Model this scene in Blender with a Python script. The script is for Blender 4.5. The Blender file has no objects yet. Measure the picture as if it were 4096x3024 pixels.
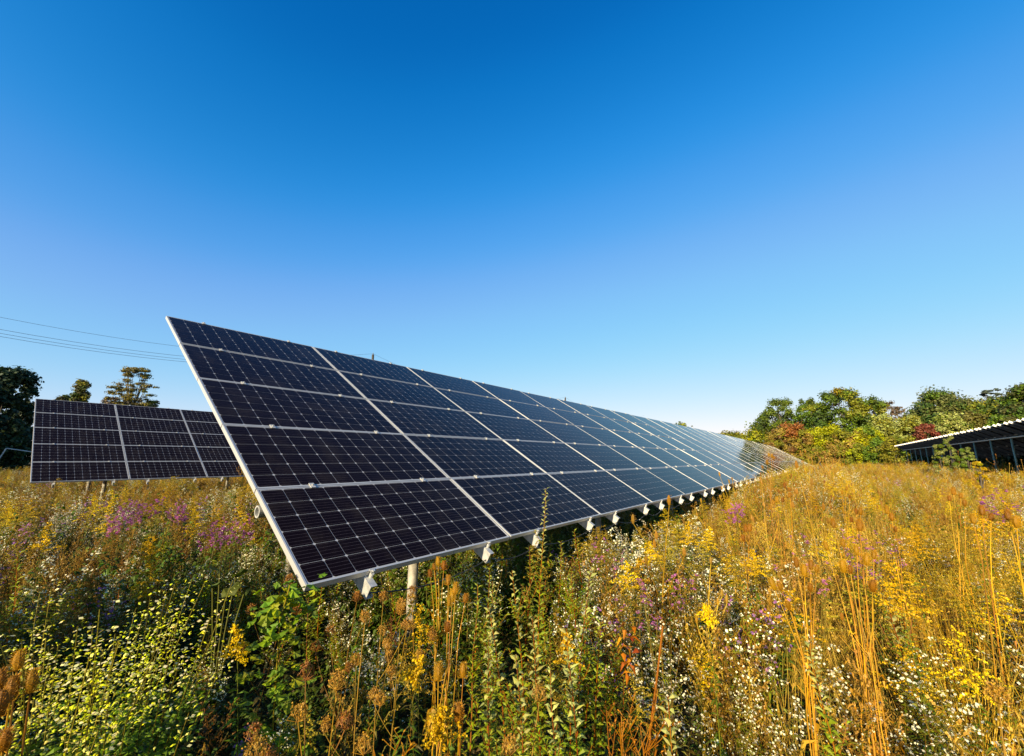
import bpy, math, random
import numpy as np
from mathutils import Vector, Matrix
R = math.radians
rng = np.random.default_rng(7)
random.seed(11)
S = bpy.context.scene
COL = S.collection

# ------------------------------------------------------------------ camera, sky, sun, exposure
CAM_Z = 1.9
HEAD = R(37.574)            # heading measured from +X (the rows run along +X)
PITCH = R(10.99)
FPX, CX, CY = 1651.7, 2048.0, 1512.0
cd = bpy.data.cameras.new('camera'); cam = bpy.data.objects.new('camera', cd); COL.objects.link(cam)
cd.sensor_width = 36.0; cd.sensor_fit = 'HORIZONTAL'; cd.lens = 14.517
cd.clip_start = 0.05; cd.clip_end = 3000
cam.location = (0, 0, CAM_Z)
cam.rotation_euler = (R(90) + PITCH, 0, HEAD - R(90))
S.camera = cam

SUN_EL, SUN_AZ = R(20), R(185)      # azimuth of the sun from +X, counter-clockwise
w = bpy.data.worlds.new("World"); S.world = w; w.use_nodes = True
nt = w.node_tree; nt.nodes.clear()
sky = nt.nodes.new('ShaderNodeTexSky'); sky.sky_type = 'NISHITA'; sky.sun_disc = False
sky.sun_elevation = SUN_EL; sky.sun_rotation = R(90) - SUN_AZ
sky.altitude = 0; sky.air_density = 1.0; sky.dust_density = 0.3; sky.ozone_density = 3.0
hs = nt.nodes.new('ShaderNodeHueSaturation'); hs.inputs['Saturation'].default_value = 1.2
EXPO = 1.0
bg = nt.nodes.new('ShaderNodeBackground'); bg.inputs['Strength'].default_value = 0.13
def vmul(k):
    v = nt.nodes.new('ShaderNodeVectorMath'); v.operation = 'SCALE'; v.inputs['Scale'].default_value = k; return v
v1 = vmul(.16); v2 = vmul(1/(.13*2**EXPO)); rc = nt.nodes.new('ShaderNodeRGBCurve')   # the phone's rendering of the blue sky
for ch, pts in enumerate(([(0, 0), (.03, 0), (.045, .006), (.075, .075), (.117, .20), (.181, .27), (.45, .58), (1, 1)], [(0, 0), (.12, .13), (.144, .19), (.216, .34), (.328, .495), (.402, .575), (.6, .71), (.887, .83), (1, .87)], [(0, 0), (.2, .30), (.3, .48), (.347, .60), (.491, .83), (.672, .92), (1, .98)])):
    cv = rc.mapping.curves[ch]; cv.points[0].location = pts[0]; cv.points[1].location = pts[-1]
    for p in pts[1:-1]: cv.points.new(*p)
rc.mapping.update()
wo = nt.nodes.new('ShaderNodeOutputWorld')
nt.links.new(sky.outputs[0], hs.inputs['Color']); nt.links.new(hs.outputs[0], v1.inputs[0]); nt.links.new(v1.outputs[0], rc.inputs['Color']); nt.links.new(rc.outputs[0], v2.inputs[0]); nt.links.new(v2.outputs[0], bg.inputs[0]); nt.links.new(bg.outputs[0], wo.inputs[0])

sd = bpy.data.lights.new('sun', 'SUN'); sun = bpy.data.objects.new('sun', sd); COL.objects.link(sun)
sd.energy = 5.0; sd.angle = R(0.53); sd.color = (1.0, 0.84, 0.56)
sdir = Vector((math.cos(SUN_EL)*math.cos(SUN_AZ), math.cos(SUN_EL)*math.sin(SUN_AZ), math.sin(SUN_EL)))
sun.rotation_euler = sdir.to_track_quat('Z', 'Y').to_euler(); sun.location = (-20, 0, 30)
vs = S.view_settings; vs.view_transform = 'Standard'; vs.look = 'None'; vs.exposure = EXPO; vs.gamma = 1.0; vs.use_curve_mapping = False
S.cycles.max_bounces = 6; S.cycles.transparent_max_bounces = 6; S.cycles.diffuse_bounces = 3; S.cycles.glossy_bounces = 3
S.cycles.transmission_bounces = 3

# ------------------------------------------------------------------ helpers
def ray(px, py):
    """direction in the world of a point of the photograph: (azimuth unit vector x, y, slope)"""
    x = (px-CX)/FPX; y = (CY-py)/FPX
    f = math.cos(PITCH) - y*math.sin(PITCH); u = math.sin(PITCH) + y*math.cos(PITCH)
    X = f*math.cos(HEAD) + x*math.sin(HEAD); Y = f*math.sin(HEAD) - x*math.cos(HEAD)
    h = math.hypot(X, Y); return X/h, Y/h, u/h
def at(px, py, D):
    a, b, t = ray(px, py); return Vector((a*D, b*D, CAM_Z + t*D))

PX = [-50, 0, 30, 45, 52, 60, 69, 82, 101, 118, 140, 400]
PZ = [0, 0, 0, -.07, -.12, -.17, -.26, -.75, -1.62, -2.42, -3.0, -3.0]
def prof(x): return float(np.interp(x, PX, PZ))
def sstep(t): t = np.clip(t, 0, 1); return t*t*(3-2*t)
def ground(x, y):
    x = np.asarray(x, float); y = np.asarray(y, float)
    far = sstep((np.hypot(x, y)-25)/30)
    return np.interp(x, PX, PZ)*sstep((y+4)/7) + 0.03*np.sin(x*1.3+y*.7)*np.cos(y*1.1-x*.4) \
        + far*(0.12*np.sin(x*.05+1)+0.1*np.sin(y*.07+x*.03))

def mat(name, col, rough=.6, metal=0, spec=.5, coat=0, noise=None, bump=None):
    m = bpy.data.materials.new(name); m.use_nodes = True; n = m.node_tree.nodes; l = m.node_tree.links
    b = n['Principled BSDF']; b.inputs['Base Color'].default_value = (*col, 1); b.inputs['Roughness'].default_value = rough
    b.inputs['Metallic'].default_value = metal; b.inputs['Specular IOR Level'].default_value = spec
    b.inputs['Coat Weight'].default_value = coat; b.inputs['Coat Roughness'].default_value = .05
    if noise:
        sc, c2, amt = noise
        tc = n.new('ShaderNodeTexCoord'); t = n.new('ShaderNodeTexNoise'); t.inputs['Scale'].default_value = sc; t.inputs['Detail'].default_value = 6
        r = n.new('ShaderNodeValToRGB'); r.color_ramp.elements[0].position = .5-amt; r.color_ramp.elements[1].position = .5+amt
        r.color_ramp.elements[0].color = (*col, 1); r.color_ramp.elements[1].color = (*c2, 1)
        l.new(tc.outputs['Object'], t.inputs['Vector']); l.new(t.outputs[0], r.inputs[0]); l.new(r.outputs[0], b.inputs['Base Color'])
        if bump:
            bp = n.new('ShaderNodeBump'); bp.inputs['Strength'].default_value = bump; l.new(t.outputs[0], bp.inputs['Height']); l.new(bp.outputs[0], b.inputs['Normal'])
    return m

def plant_mat(name, trans=.35, var=.25, rough=.6, gain=1.0, sat=1.0):
    m = bpy.data.materials.new(name); m.use_nodes = True; n = m.node_tree.nodes; l = m.node_tree.links; n.clear()
    at_ = n.new('ShaderNodeAttribute'); at_.attribute_name = 'Col'
    oi = n.new('ShaderNodeObjectInfo')
    mr = n.new('ShaderNodeMapRange'); mr.inputs['To Min'].default_value = gain*(1-var); mr.inputs['To Max'].default_value = gain*(1+var)
    l.new(oi.outputs['Random'], mr.inputs[0])
    tc = n.new('ShaderNodeNewGeometry'); tn = n.new('ShaderNodeTexNoise'); tn.inputs['Scale'].default_value = 9; tn.inputs['Detail'].default_value = 3
    l.new(tc.outputs['Position'], tn.inputs['Vector'])
    m2 = n.new('ShaderNodeMapRange'); m2.inputs[1].default_value = .3; m2.inputs[2].default_value = .7; m2.inputs['To Min'].default_value = .8; m2.inputs['To Max'].default_value = 1.2
    l.new(tn.outputs[0], m2.inputs[0])
    mm = n.new('ShaderNodeMath'); mm.operation = 'MULTIPLY'; l.new(mr.outputs[0], mm.inputs[0]); l.new(m2.outputs[0], mm.inputs[1])
    h = n.new('ShaderNodeHueSaturation'); h.inputs['Saturation'].default_value = 1.12*sat
    h2 = n.new('ShaderNodeMapRange'); h2.inputs['To Min'].default_value = .485; h2.inputs['To Max'].default_value = .515
    l.new(oi.outputs['Random'], h2.inputs[0]); l.new(h2.outputs[0], h.inputs['Hue'])
    l.new(mm.outputs[0], h.inputs['Value']); l.new(at_.outputs['Color'], h.inputs['Color'])
    d = n.new('ShaderNodeBsdfPrincipled'); d.inputs['Roughness'].default_value = rough; d.inputs['Specular IOR Level'].default_value = .35
    t = n.new('ShaderNodeBsdfTranslucent'); mx = n.new('ShaderNodeMixShader'); mx.inputs[0].default_value = trans
    l.new(h.outputs[0], d.inputs['Base Color']); l.new(h.outputs[0], t.inputs['Color'])
    l.new(d.outputs[0], mx.inputs[1]); l.new(t.outputs[0], mx.inputs[2])
    o = n.new('ShaderNodeOutputMaterial'); l.new(mx.outputs[0], o.inputs[0])
    return m

def link(o): COL.objects.link(o); return o
def tag(o, label=None, cat=None, group=None, kind=None):
    if label: o['label'] = label
    if cat: o['category'] = cat
    if group: o['group'] = group
    if kind: o['kind'] = kind
    return o
def empty(name, loc=(0, 0, 0)):
    o = link(bpy.data.objects.new(name, None)); o.empty_display_size = .1; o.location = loc; return o
def child(name, me, parent, M=None, kind=None):
    o = link(bpy.data.objects.new(name, me)); o.parent = parent
    if M is not None: o.matrix_basis = M
    if kind: o['kind'] = kind
    return o

class MB:
    """collects vertices, faces, per-vertex colours"""
    def __init__(s): s.V = []; s.F = []; s.C = []; s.n = 0; s.lv = []
    def add(s, v, f, c):
        v = np.asarray(v, float).reshape(-1, 3); k = s.n
        s.V.append(v); s.F += [tuple(i+k for i in q) for q in f]
        c = np.asarray(c, float); s.C.append(np.broadcast_to(c, (len(v), 3))); s.n += len(v)
    def box(s, lo, hi, c=(.5, .5, .5), M=None):
        x0, y0, z0 = lo; x1, y1, z1 = hi
        v = [Vector(p) for p in ((x0, y0, z0), (x1, y0, z0), (x1, y1, z0), (x0, y1, z0), (x0, y0, z1), (x1, y0, z1), (x1, y1, z1), (x0, y1, z1))]
        if M is not None: v = [M @ p for p in v]
        s.add([tuple(p) for p in v], [(3, 2, 1, 0), (4, 5, 6, 7), (0, 1, 5, 4), (1, 2, 6, 5), (2, 3, 7, 6), (3, 0, 4, 7)], c)
    def tube(s, pts, r, c=(.5, .5, .5), n=3, cap=False):
        pts = [Vector(p) for p in pts]; k = len(pts)
        rr = r if hasattr(r, '__len__') else [r]*k
        cc = [c]*k if not hasattr(c[0], '__len__') else c
        V = []; C_ = []
        for i, p in enumerate(pts):
            d = (pts[min(i+1, k-1)]-pts[max(i-1, 0)]); d = d.normalized() if d.length > 1e-9 else Vector((0, 0, 1))
            a = d.cross(Vector((.3, .9, .2))).normalized(); b = d.cross(a)
            for j in range(n):
                t = 2*math.pi*j/n; V.append(p+(a*math.cos(t)+b*math.sin(t))*rr[i]); C_.append(cc[i])
        F = [(i*n+j, i*n+(j+1) % n, (i+1)*n+(j+1) % n, (i+1)*n+j) for i in range(k-1) for j in range(n)]
        if cap: F += [tuple(range(n))[::-1], tuple(range((k-1)*n, k*n))]
        s.add([tuple(p) for p in V], F, C_)
    def leaf(s, p, d, L, W, c, droop=.25, up=None):
        s.lv.append((p[0], p[1], p[2], d[0], d[1], d[2], L, W, c[0], c[1], c[2], droop))
    def _flush(s):
        if not s.lv: return
        A = np.array(s.lv, float); s.lv = []
        P = A[:, :3]; D = A[:, 3:6]; D = D/np.maximum(np.linalg.norm(D, axis=1), 1e-6)[:, None]
        L = A[:, 6:7]; W = A[:, 7:8]; C = A[:, 8:11]; dr = A[:, 11:12]
        rnd = rng.normal(size=D.shape)*.35 + np.array([0, 0, 1.0])
        side = np.cross(D, rnd); side /= np.maximum(np.linalg.norm(side, axis=1), 1e-6)[:, None]
        dn = np.array([0, 0, -1.0])
        m1 = P + D*L*.42; m1 = m1 + np.cross(side, D)*0
        tip = P + D*L*(1-dr*.35) + dn*L*dr
        n = len(A)
        V = np.stack([P, m1+side*W*.5, tip, m1-side*W*.5, m1+np.cross(side, D)*W*.22], 1)
        # two folded halves
        base = s.n + np.arange(n)*5
        F = np.stack([np.stack([base, base+4, base+1], 1), np.stack([base+4, base+2, base+1], 1), np.stack([base, base+3, base+4], 1), np.stack([base+3, base+2, base+4], 1)], 1).reshape(-1, 3)
        s.V.append(V.reshape(-1, 3)); s.C.append(np.repeat(C, 5, 0)); s.F += F.tolist(); s.n += n*5
    def quads(s, P, N, Sz, C, el=1.0):
        """many small leaf-size quads: centres, normals, sizes, colours"""
        P = np.asarray(P); N = np.asarray(N); n = len(P)
        N = N/np.maximum(np.linalg.norm(N, axis=1), 1e-6)[:, None]
        a = np.cross(N, rng.normal(size=N.shape)); a /= np.maximum(np.linalg.norm(a, axis=1), 1e-6)[:, None]; b = np.cross(N, a)
        Sz = np.broadcast_to(np.asarray(Sz, float), (n,))[:, None]*.5
        V = np.stack([P-a*Sz*el, P-b*Sz, P+a*Sz*el, P+b*Sz], 1)
        base = s.n + np.arange(n)*4
        F = np.stack([base, base+1, base+2, base+3], 1)
        s.V.append(V.reshape(-1, 3)); s.C.append(np.repeat(np.broadcast_to(C, (n, 3)), 4, 0)); s.F += F.tolist(); s.n += n*4
    def mesh(s, name, m):
        s._flush()
        me = bpy.data.meshes.new(name)
        V = np.concatenate(s.V); me.from_pydata(V.tolist(), [], s.F); me.update()
        a = me.attributes.new('Col', 'FLOAT_COLOR', 'POINT')
        C = np.concatenate([np.concatenate([c, np.ones((len(c), 1))], 1) for c in s.C]).astype(np.float32)
        a.data.foreach_set('color', C.ravel())
        if m: me.materials.append(m)
        return me
def vj(c, j=.2):
    k = 1+random.uniform(-j, j); return (c[0]*k*(1+random.uniform(-.08, .08)), c[1]*k, c[2]*k*(1+random.uniform(-.1, .1)))

# ------------------------------------------------------------------ materials
MG0 = (.08, .12, .015)
M_PL = plant_mat('plant', .3, .25, gain=1.04, sat=1.1)
M_TREE = plant_mat('tree_leaves', .2, .05, gain=1.12, sat=1.0)
M_BARK = plant_mat('bark', 0, .1, .9)
M_AL = mat('aluminium_frame', (.55, .54, .51), .5, .5)
M_STEEL = mat('galvanised_steel', (.40, .40, .37), .5, .45, noise=(22, (.62, .60, .55), .16), bump=.05)
M_POST = mat('weathered_post', (.20, .18, .14), .75, .05, noise=(11, (.46, .42, .34), .14), bump=.3)
M_DARK = mat('cable_black', (.02, .02, .02), .5)
M_WIRE = mat('wire_grey', (.10, .11, .13), .5, .5)
M_BACK = mat('backsheet_white', (.34, .34, .35), .4, coat=1.0)
M_BACK.node_tree.nodes['Principled BSDF'].inputs['Coat IOR'].default_value = 1.2; M_BACK.node_tree.nodes['Principled BSDF'].inputs['Specular IOR Level'].default_value = 0
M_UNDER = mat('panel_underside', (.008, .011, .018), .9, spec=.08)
M_GREEN = mat('greenish_steel_post', (.16, .26, .2), .6, .2, noise=(8, (.26, .36, .3), .2))
M_CONC = mat('utility_box_grey', (.32, .36, .40), .6)
def cell_mat():
    m = bpy.data.materials.new('solar_cell'); m.use_nodes = True; n = m.node_tree.nodes; l = m.node_tree.links; b = n['Principled BSDF']
    tc = n.new('ShaderNodeTexCoord'); sp = n.new('ShaderNodeSeparateXYZ'); l.new(tc.outputs['Object'], sp.inputs[0])
    def mth(op, a, bb=None):
        k = n.new('ShaderNodeMath'); k.operation = op
        for i, v in enumerate((a, bb)):
            if v is None: continue
            if isinstance(v, (int, float)): k.inputs[i].default_value = v
            else: l.new(v, k.inputs[i])
        return k.outputs[0]
    y = mth('DIVIDE', mth('SUBTRACT', sp.outputs[1], .02), .15867/5)
    fr = mth('FRACT', y); d = mth('ABSOLUTE', mth('SUBTRACT', fr, .5)); line = mth('LESS_THAN', d, .026)
    nz = n.new('ShaderNodeTexNoise'); nz.inputs['Scale'].default_value = 1.7; l.new(tc.outputs['Object'], nz.inputs['Vector'])
    mx = n.new('ShaderNodeMix'); mx.data_type = 'RGBA'
    mx.inputs['A'].default_value = (.0048, .0026, .0034, 1); mx.inputs['B'].default_value = (.055, .045, .055, 1)
    l.new(line, mx.inputs['Factor']); l.new(mx.outputs['Result'], b.inputs['Base Color'])
    oi = n.new('ShaderNodeObjectInfo'); geo = n.new('ShaderNodeNewGeometry'); dn = n.new('ShaderNodeTexNoise'); dn.inputs['Scale'].default_value = 3.0; dn.inputs['Detail'].default_value = 8; dn.inputs['Roughness'].default_value = .7
    l.new(geo.outputs['Position'], dn.inputs['Vector'])
    dm = n.new('ShaderNodeMapRange'); dm.inputs[1].default_value = .48; dm.inputs[2].default_value = .8; dm.inputs['To Max'].default_value = .05; l.new(dn.outputs[0], dm.inputs[0])
    du = n.new('ShaderNodeMix'); du.data_type = 'RGBA'; du.inputs['B'].default_value = (.30, .24, .17, 1); l.new(dm.outputs[0], du.inputs['Factor']); l.new(mx.outputs['Result'], du.inputs['A']); l.new(du.outputs['Result'], b.inputs['Base Color'])
    cr_ = n.new('ShaderNodeMapRange'); cr_.inputs['To Min'].default_value = .03; cr_.inputs['To Max'].default_value = .09; l.new(oi.outputs['Random'], cr_.inputs[0])
    cr2 = n.new('ShaderNodeMath'); cr2.operation = 'ADD'; l.new(cr_.outputs[0], cr2.inputs[0]); l.new(dm.outputs[0], cr2.inputs[1])
    b.inputs['Roughness'].default_value = .45; b.inputs['Specular IOR Level'].default_value = 0
    b.inputs['Coat Weight'].default_value = 1.0; l.new(cr2.outputs[0], b.inputs['Coat Roughness']); b.inputs['Coat IOR'].default_value = 1.125
    return m
M_CELL = cell_mat()

# ------------------------------------------------------------------ ground
def ground_mat():
    m = bpy.data.materials.new('meadow_soil'); m.use_nodes = True; n = m.node_tree.nodes; l = m.node_tree.links; b = n['Principled BSDF']
    g = n.new('ShaderNodeNewGeometry'); t = n.new('ShaderNodeTexNoise'); t.inputs['Scale'].default_value = .9; t.inputs['Detail'].default_value = 9; t.inputs['Roughness'].default_value = .7
    r = n.new('ShaderNodeValToRGB'); e = r.color_ramp.elements; e[0].position = .36; e[0].color = (.022, .024, .008, 1); e[1].position = .68; e[1].color = (.12, .085, .03, 1)
    l.new(g.outputs['Position'], t.inputs['Vector']); l.new(t.outputs[0], r.inputs[0]); l.new(r.outputs[0], b.inputs['Base Color'])
    b.inputs['Roughness'].default_value = .95; b.inputs['Specular IOR Level'].default_value = .1
    return m
def sheet(name, xs, ys, zf, m, kind='structure'):
    X, Y = np.meshgrid(xs, ys); Z = zf(X, Y); V = np.stack([X, Y, Z], -1).reshape(-1, 3); nx = len(xs)
    F = [(j*nx+i, j*nx+i+1, (j+1)*nx+i+1, (j+1)*nx+i) for j in range(len(ys)-1) for i in range(nx-1)]
    me = bpy.data.meshes.new(name); me.from_pydata(V.tolist(), [], F); me.materials.append(m)
    for p in me.polygons: p.use_smooth = True
    o = link(bpy.data.objects.new(name, me)); o['kind'] = kind; return o
gx = np.concatenate([[-1500, -700, -300, -120, -60], np.arange(-30, 160, 1.0), [170, 200, 260, 400, 700, 1500]])
gy = np.concatenate([[-1500, -600, -250, -100, -60], np.arange(-40, 100, 1.0), [110, 140, 200, 400, 800, 1500]])
sheet('ground', gx, gy, ground, ground_mat())
def grass_mat():
    return mat('mown_grass', (.05, .085, .02), .9, noise=(.35, (.10, .13, .035), .2))
sheet('mown_path', np.arange(-30, 40, 2.0), np.arange(56, 80, 1.5), lambda x, y: ground(x, y)+.03, grass_mat())

# ------------------------------------------------------------------ solar arrays
TILT = R(31.35); SV = Vector((0, math.cos(TILT), math.sin(TILT))); NV = Vector((0, -math.sin(TILT), math.cos(TILT)))
PW, PH, CWID, CH = 1.962, 0.988, 1.98, 1.0
def frame_mesh():
    rings = [(.03, -.04), (0, -.04), (0, 0), (.0105, 0), (.0105, -.0035)]
    V = []
    for ins, z in rings: V += [(ins, ins, z), (PW-ins, ins, z), (PW-ins, PH-ins, z), (ins, PH-ins, z)]
    F = [(k*4+i, k*4+(i+1) % 4, (k+1)*4+(i+1) % 4, (k+1)*4+i) for k in range(4) for i in range(4)]
    me = bpy.data.meshes.new('panel_frame'); me.from_pydata(V, [], F); me.materials.append(M_AL); return me
def back_mesh():
    i = .0125; V = [(i, i, -.0032), (PW-i, i, -.0032), (PW-i, PH-i, -.0032), (i, PH-i, -.0032), (i, i, -.012), (PW-i, i, -.012), (PW-i, PH-i, -.012), (i, PH-i, -.012)]
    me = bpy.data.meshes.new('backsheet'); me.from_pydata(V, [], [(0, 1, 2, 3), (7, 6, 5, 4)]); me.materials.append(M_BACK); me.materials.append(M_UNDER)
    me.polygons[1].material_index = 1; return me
def cells_mesh():
    V = []; F = []; px_, py_ = (PW-.04)/12, (PH-.036)/6; g = .0016; ch = .0105
    for i in range(12):
        for j in range(6):
            x0 = .02+i*px_+g; x1 = .02+(i+1)*px_-g; y0 = .018+j*py_+g; y1 = .018+(j+1)*py_-g; k = len(V)
            V += [(x0+ch, y0), (x1-ch, y0), (x1, y0+ch), (x1, y1-ch), (x1-ch, y1), (x0+ch, y1), (x0, y1-ch), (x0, y0+ch)]
            F.append(tuple(range(k, k+8)))
    me = bpy.data.meshes.new('solar_cells'); me.from_pydata([(x, y, -.0022) for x, y in V], [], F); me.materials.append(M_CELL); return me
ME_FR, ME_BK, ME_CL = frame_mesh(), back_mesh(), cells_mesh()
b = MB(); b.box((-.02, -.03, -.004), (.02, .03, .004)); b.tube([(0, 0, .004), (0, 0, .016)], .008, n=8, cap=True); ME_CLAMP = b.mesh('clamp', M_STEEL)
# C-section rail, along local Y, web on the west side
def rail_mesh(y0, y1, D=.10, W=.05):
    b = MB(); t = .004
    b.box((0, y0, -D), (t, y1, 0)); b.box((t, y0, -D), (W, y1, -D+t)); b.box((t, y0, -t), (W, y1, 0))
    b.box((W-t, y0, -D+t), (W, y1, -D+.018))
    return b.mesh('rail', M_STEEL)
ME_RAIL = rail_mesh(-.10, 5.11)
def rail_mesh_m(y0, y1, m):
    me = rail_mesh(y0, y1); me.materials.clear(); me.materials.append(m); return me
ME_RAIL2 = rail_mesh_m(-.10, 5.0, mat('shaded_zinc', (.13, .135, .14), .65, .3)); ME_REND = rail_mesh_m(5.002, 5.14, mat('sunlit_zinc', (.62, .60, .55), .5, .2)); ME_REND.name = 'rail_end'  # same galvanised steel: rails coloured as in shade, their ends as in sun
b = MB(); b.box((-.012, -.010, -.075), (.012, -.004, .004)); b.box((-.018, -.010, .002), (.018, .012, .006)); b.tube([(0, -.008, -.07), (0, -.008, -.012)], .016, n=10, cap=True)
b.tube([(0, -.008, .004), (0, -.008, .014)], .011, n=8, cap=True); ME_ECL = b.mesh('end_clamp', M_STEEL)

def pipe_mesh(name, p0, p1, r, m, wall=.012, n=20):
    """open pipe along X"""
    V = []; 
    for x in (p0, p1):
        for rr in (r, r-wall):
            for j in range(n): a = 2*math.pi*j/n; V.append((x, rr*math.cos(a), rr*math.sin(a)))
    F = []
    for j in range(n):
        k = (j+1) % n
        F += [(j, k, 2*n+k, 2*n+j), (n+k, n+j, 3*n+j, 3*n+k), (j, n+j, n+k, k), (2*n+k, 3*n+k, 3*n+j, 2*n+j)]
    me = bpy.data.meshes.new(name); me.from_pydata(V, [], F); me.materials.append(m)
    return me
def post_mesh(h, r, m, n=16):
    b = MB(); b.tube([(0, 0, -.3), (0, 0, h)], r, n=n, cap=True); me = b.mesh('post', m)
    for p in me.polygons: p.use_smooth = len(p.vertices) == 4
    return me

def array(x0, y0, z0, ncol, label, first=0, post_m=M_POST, flat=False, clamps_to=8, rail=None):
    rail = rail or ME_RAIL
    """x0,y0,z0: low west corner of the glass plane"""
    gz = float(ground(x0, y0)); root = empty('solar_array', (x0, y0, gz)); tag(root, label, 'solar array', 'parallel rows of ground-mounted solar panels')
    base = Vector((0, 0, z0-gz))
    pz = (lambda x: 0) if flat else prof
    far_cl = MB()
    for c in range(ncol):
        xa = c*CWID; za, zb = pz(x0+xa), pz(x0+xa+CWID)
        RV = Vector((CWID, 0, zb-za)).normalized(); nn = RV.cross(SV).normalized(); ss = nn.cross(RV).normalized()
        Mr = Matrix((RV, ss, nn)).transposed().to_4x4()
        jz = random.uniform(-.003, .003)
        for r in range(5):
            O = base + Vector((xa, 0, za+jz)) + ss*(r*CH)
            p = child('solar_panel', ME_FR, root, Matrix.Translation(O + nn*random.uniform(-.002, .002)) @ Mr @ Matrix.Rotation(random.uniform(-.003, .003), 4, 'X') @ Matrix.Rotation(random.uniform(-.002, .002), 4, 'Y'))
            child('backsheet', ME_BK, p); child('solar_cells', ME_CL, p, kind='stuff')
            if c < clamps_to:
                for cx in (.42, 1.58): child('clamp', ME_CLAMP, p, Matrix.Translation((cx, PH+.006, .003)))
        for cx in (.40, 1.60):
            rl = child('rail', rail, root, Matrix.Translation(base + Vector((xa+cx, 0, za)) - nn*.041 + RV*0) @ Mr)
            if rail is not ME_RAIL: child('rail_end', ME_REND, rl)
            child('end_clamp', ME_ECL, rl, Matrix.Translation((.045, -.006, .04)))
    L = ncol*CWID
    # pipes follow the fall of the ground in straight lengths, posts below
    for nm, v, first_post in (('front', .98, 1.58), ('rear', 4.0, 1.58)):
        yy = (SV*v)[1] ; zz = (SV*v)[2]
        off = NV*-.195
        px0 = .06 if nm == 'front' else .45; seg = 8.3; k = 0
        while px0 < L-.2:
            px1 = min(px0+seg, L-.1)
            za, zb = pz(x0+px0), pz(x0+px1); A = base+Vector((px0, yy, zz+za))+off; B = base+Vector((px1, yy, zz+zb))+off
            d = (B-A); me = pipe_mesh('support_pipe', 0, d.length, .046, M_STEEL)
            child('support_pipe', me, root, Matrix.Translation(A) @ Vector((1, 0, 0)).rotation_difference(d).to_matrix().to_4x4()); px0 = px1+.002
        xp = first_post
        while xp < L:
            top = base+Vector((xp, yy, zz+pz(x0+xp)))+off
            gl = float(ground(x0+xp, y0+top.y))-gz
            child('post', post_mesh(top.z-gl-.03, .05, post_m), root, Matrix.Translation((xp, top.y, gl)))
            xp += 4.16
    return root
AZ = CAM_Z-.74
array(1.341, 2.565, AZ, 55, 'long near row of tilted dark blue solar panels running away to the right')
array(1.14, 16.9, AZ+.12, 8, 'shorter looking row of dark solar panels standing behind at the far left', clamps_to=3)
array(27.0, 2.565-14.3, AZ, 30, 'row of solar panels at right seen from its dark underside with rail ends in sun', flat=True, post_m=M_GREEN, clamps_to=0, rail=ME_RAIL2)

# black cable strung under the front edge of the near row
b = MB(); pts = []
yy, zz = 2.565-.02, AZ-.135
for c in range(22):
    for k, cx in enumerate((.43, 1.63)):
        xa = 1.341+c*CWID+cx; nx_ = xa+(1.2 if k == 0 else .78)
        sg = random.uniform(.035, .085)
        for t in np.linspace(0, .875, 8): pts.append((xa+(nx_-xa)*t, yy+.01*math.sin(c*3+k), zz-sg*4*t*(1-t)))
b.tube(pts, .0045, n=5)
tag(link(bpy.data.objects.new('cable', b.mesh('cable', M_DARK))), 'thin black cable sagging from bracket to bracket below the near row', 'cable')
# small grey box under the far right row
t = empty('equipment_box', (36.5, -9.3, float(ground(36.5, -9.3)))); tag(t, 'small grey equipment box under the right-hand row of panels', 'box')
b = MB(); b.box((-.35, -.2, .45), (.35, .2, 1.25)); child('cabinet', b.mesh('cabinet', M_CONC), t)
b = MB(); b.box((-.3, .201, .5), (.3, .22, 1.2)); child('door', b.mesh('door', M_CONC), t)
b = MB(); b.box((-.25, -.05, -.1), (-.18, .05, .45)); child('leg', b.mesh('leg', M_STEEL), t)
b = MB(); b.box((.18, -.05, -.1), (.25, .05, .45)); child('leg', b.mesh('leg', M_STEEL), t)

# ------------------------------------------------------------------ power line behind the rows
YL = 28.0; PXS = [-11.3, 18.4, 48.2, 78.0]
for i, x in enumerate(PXS[1:3]):
    ztop = CAM_Z + (8.02 if i == 0 else 8.02)
    g = float(ground(x, YL)); t = empty('utility_pole', (x, YL, g))
    tag(t, 'utility pole top above the near row, %s' % ('the nearer one with clear wires' if i == 0 else 'the farther, smaller one'), 'utility pole', 'utility poles of the power line')
    b = MB(); b.tube([(0, 0, -.5), (0, 0, ztop-g)], [.13, .09], n=8, cap=True, c=(.06, .05, .04)); child('pole', b.mesh('pole', M_BARK), t)
    b = MB(); b.tube([(0, 0, ztop-g), (0, 0, ztop-g+.14)], .03, n=8, cap=True, c=(.2, .2, .2)); child('insulator', b.mesh('insulator', M_BARK), t)
for k, (dz, nm) in enumerate(((0, 'uppermost'), (.62, 'second from the top'), (.82, 'third from the top'), (.98, 'lowest'))):
    b = MB()
    for s in range(3):
        xa, xb = PXS[s], PXS[s+1]; pts = []
        for t in np.linspace(0, 1, 25):
            pts.append((xa+(xb-xa)*t, YL, CAM_Z+8.1-dz*(.85+.3*0)-1.9*4*t*(1-t)*(.93 if s else 1) - (.5*(1-t) if s == 0 else 0)))
        b.tube(pts, .0075 if k else .0065, n=4)
    tag(link(bpy.data.objects.new('power_line_wire', b.mesh('power_line_wire', M_WIRE))), '%s of the four thin wires crossing the sky at the left' % nm, 'wire', 'power line wires')

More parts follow.
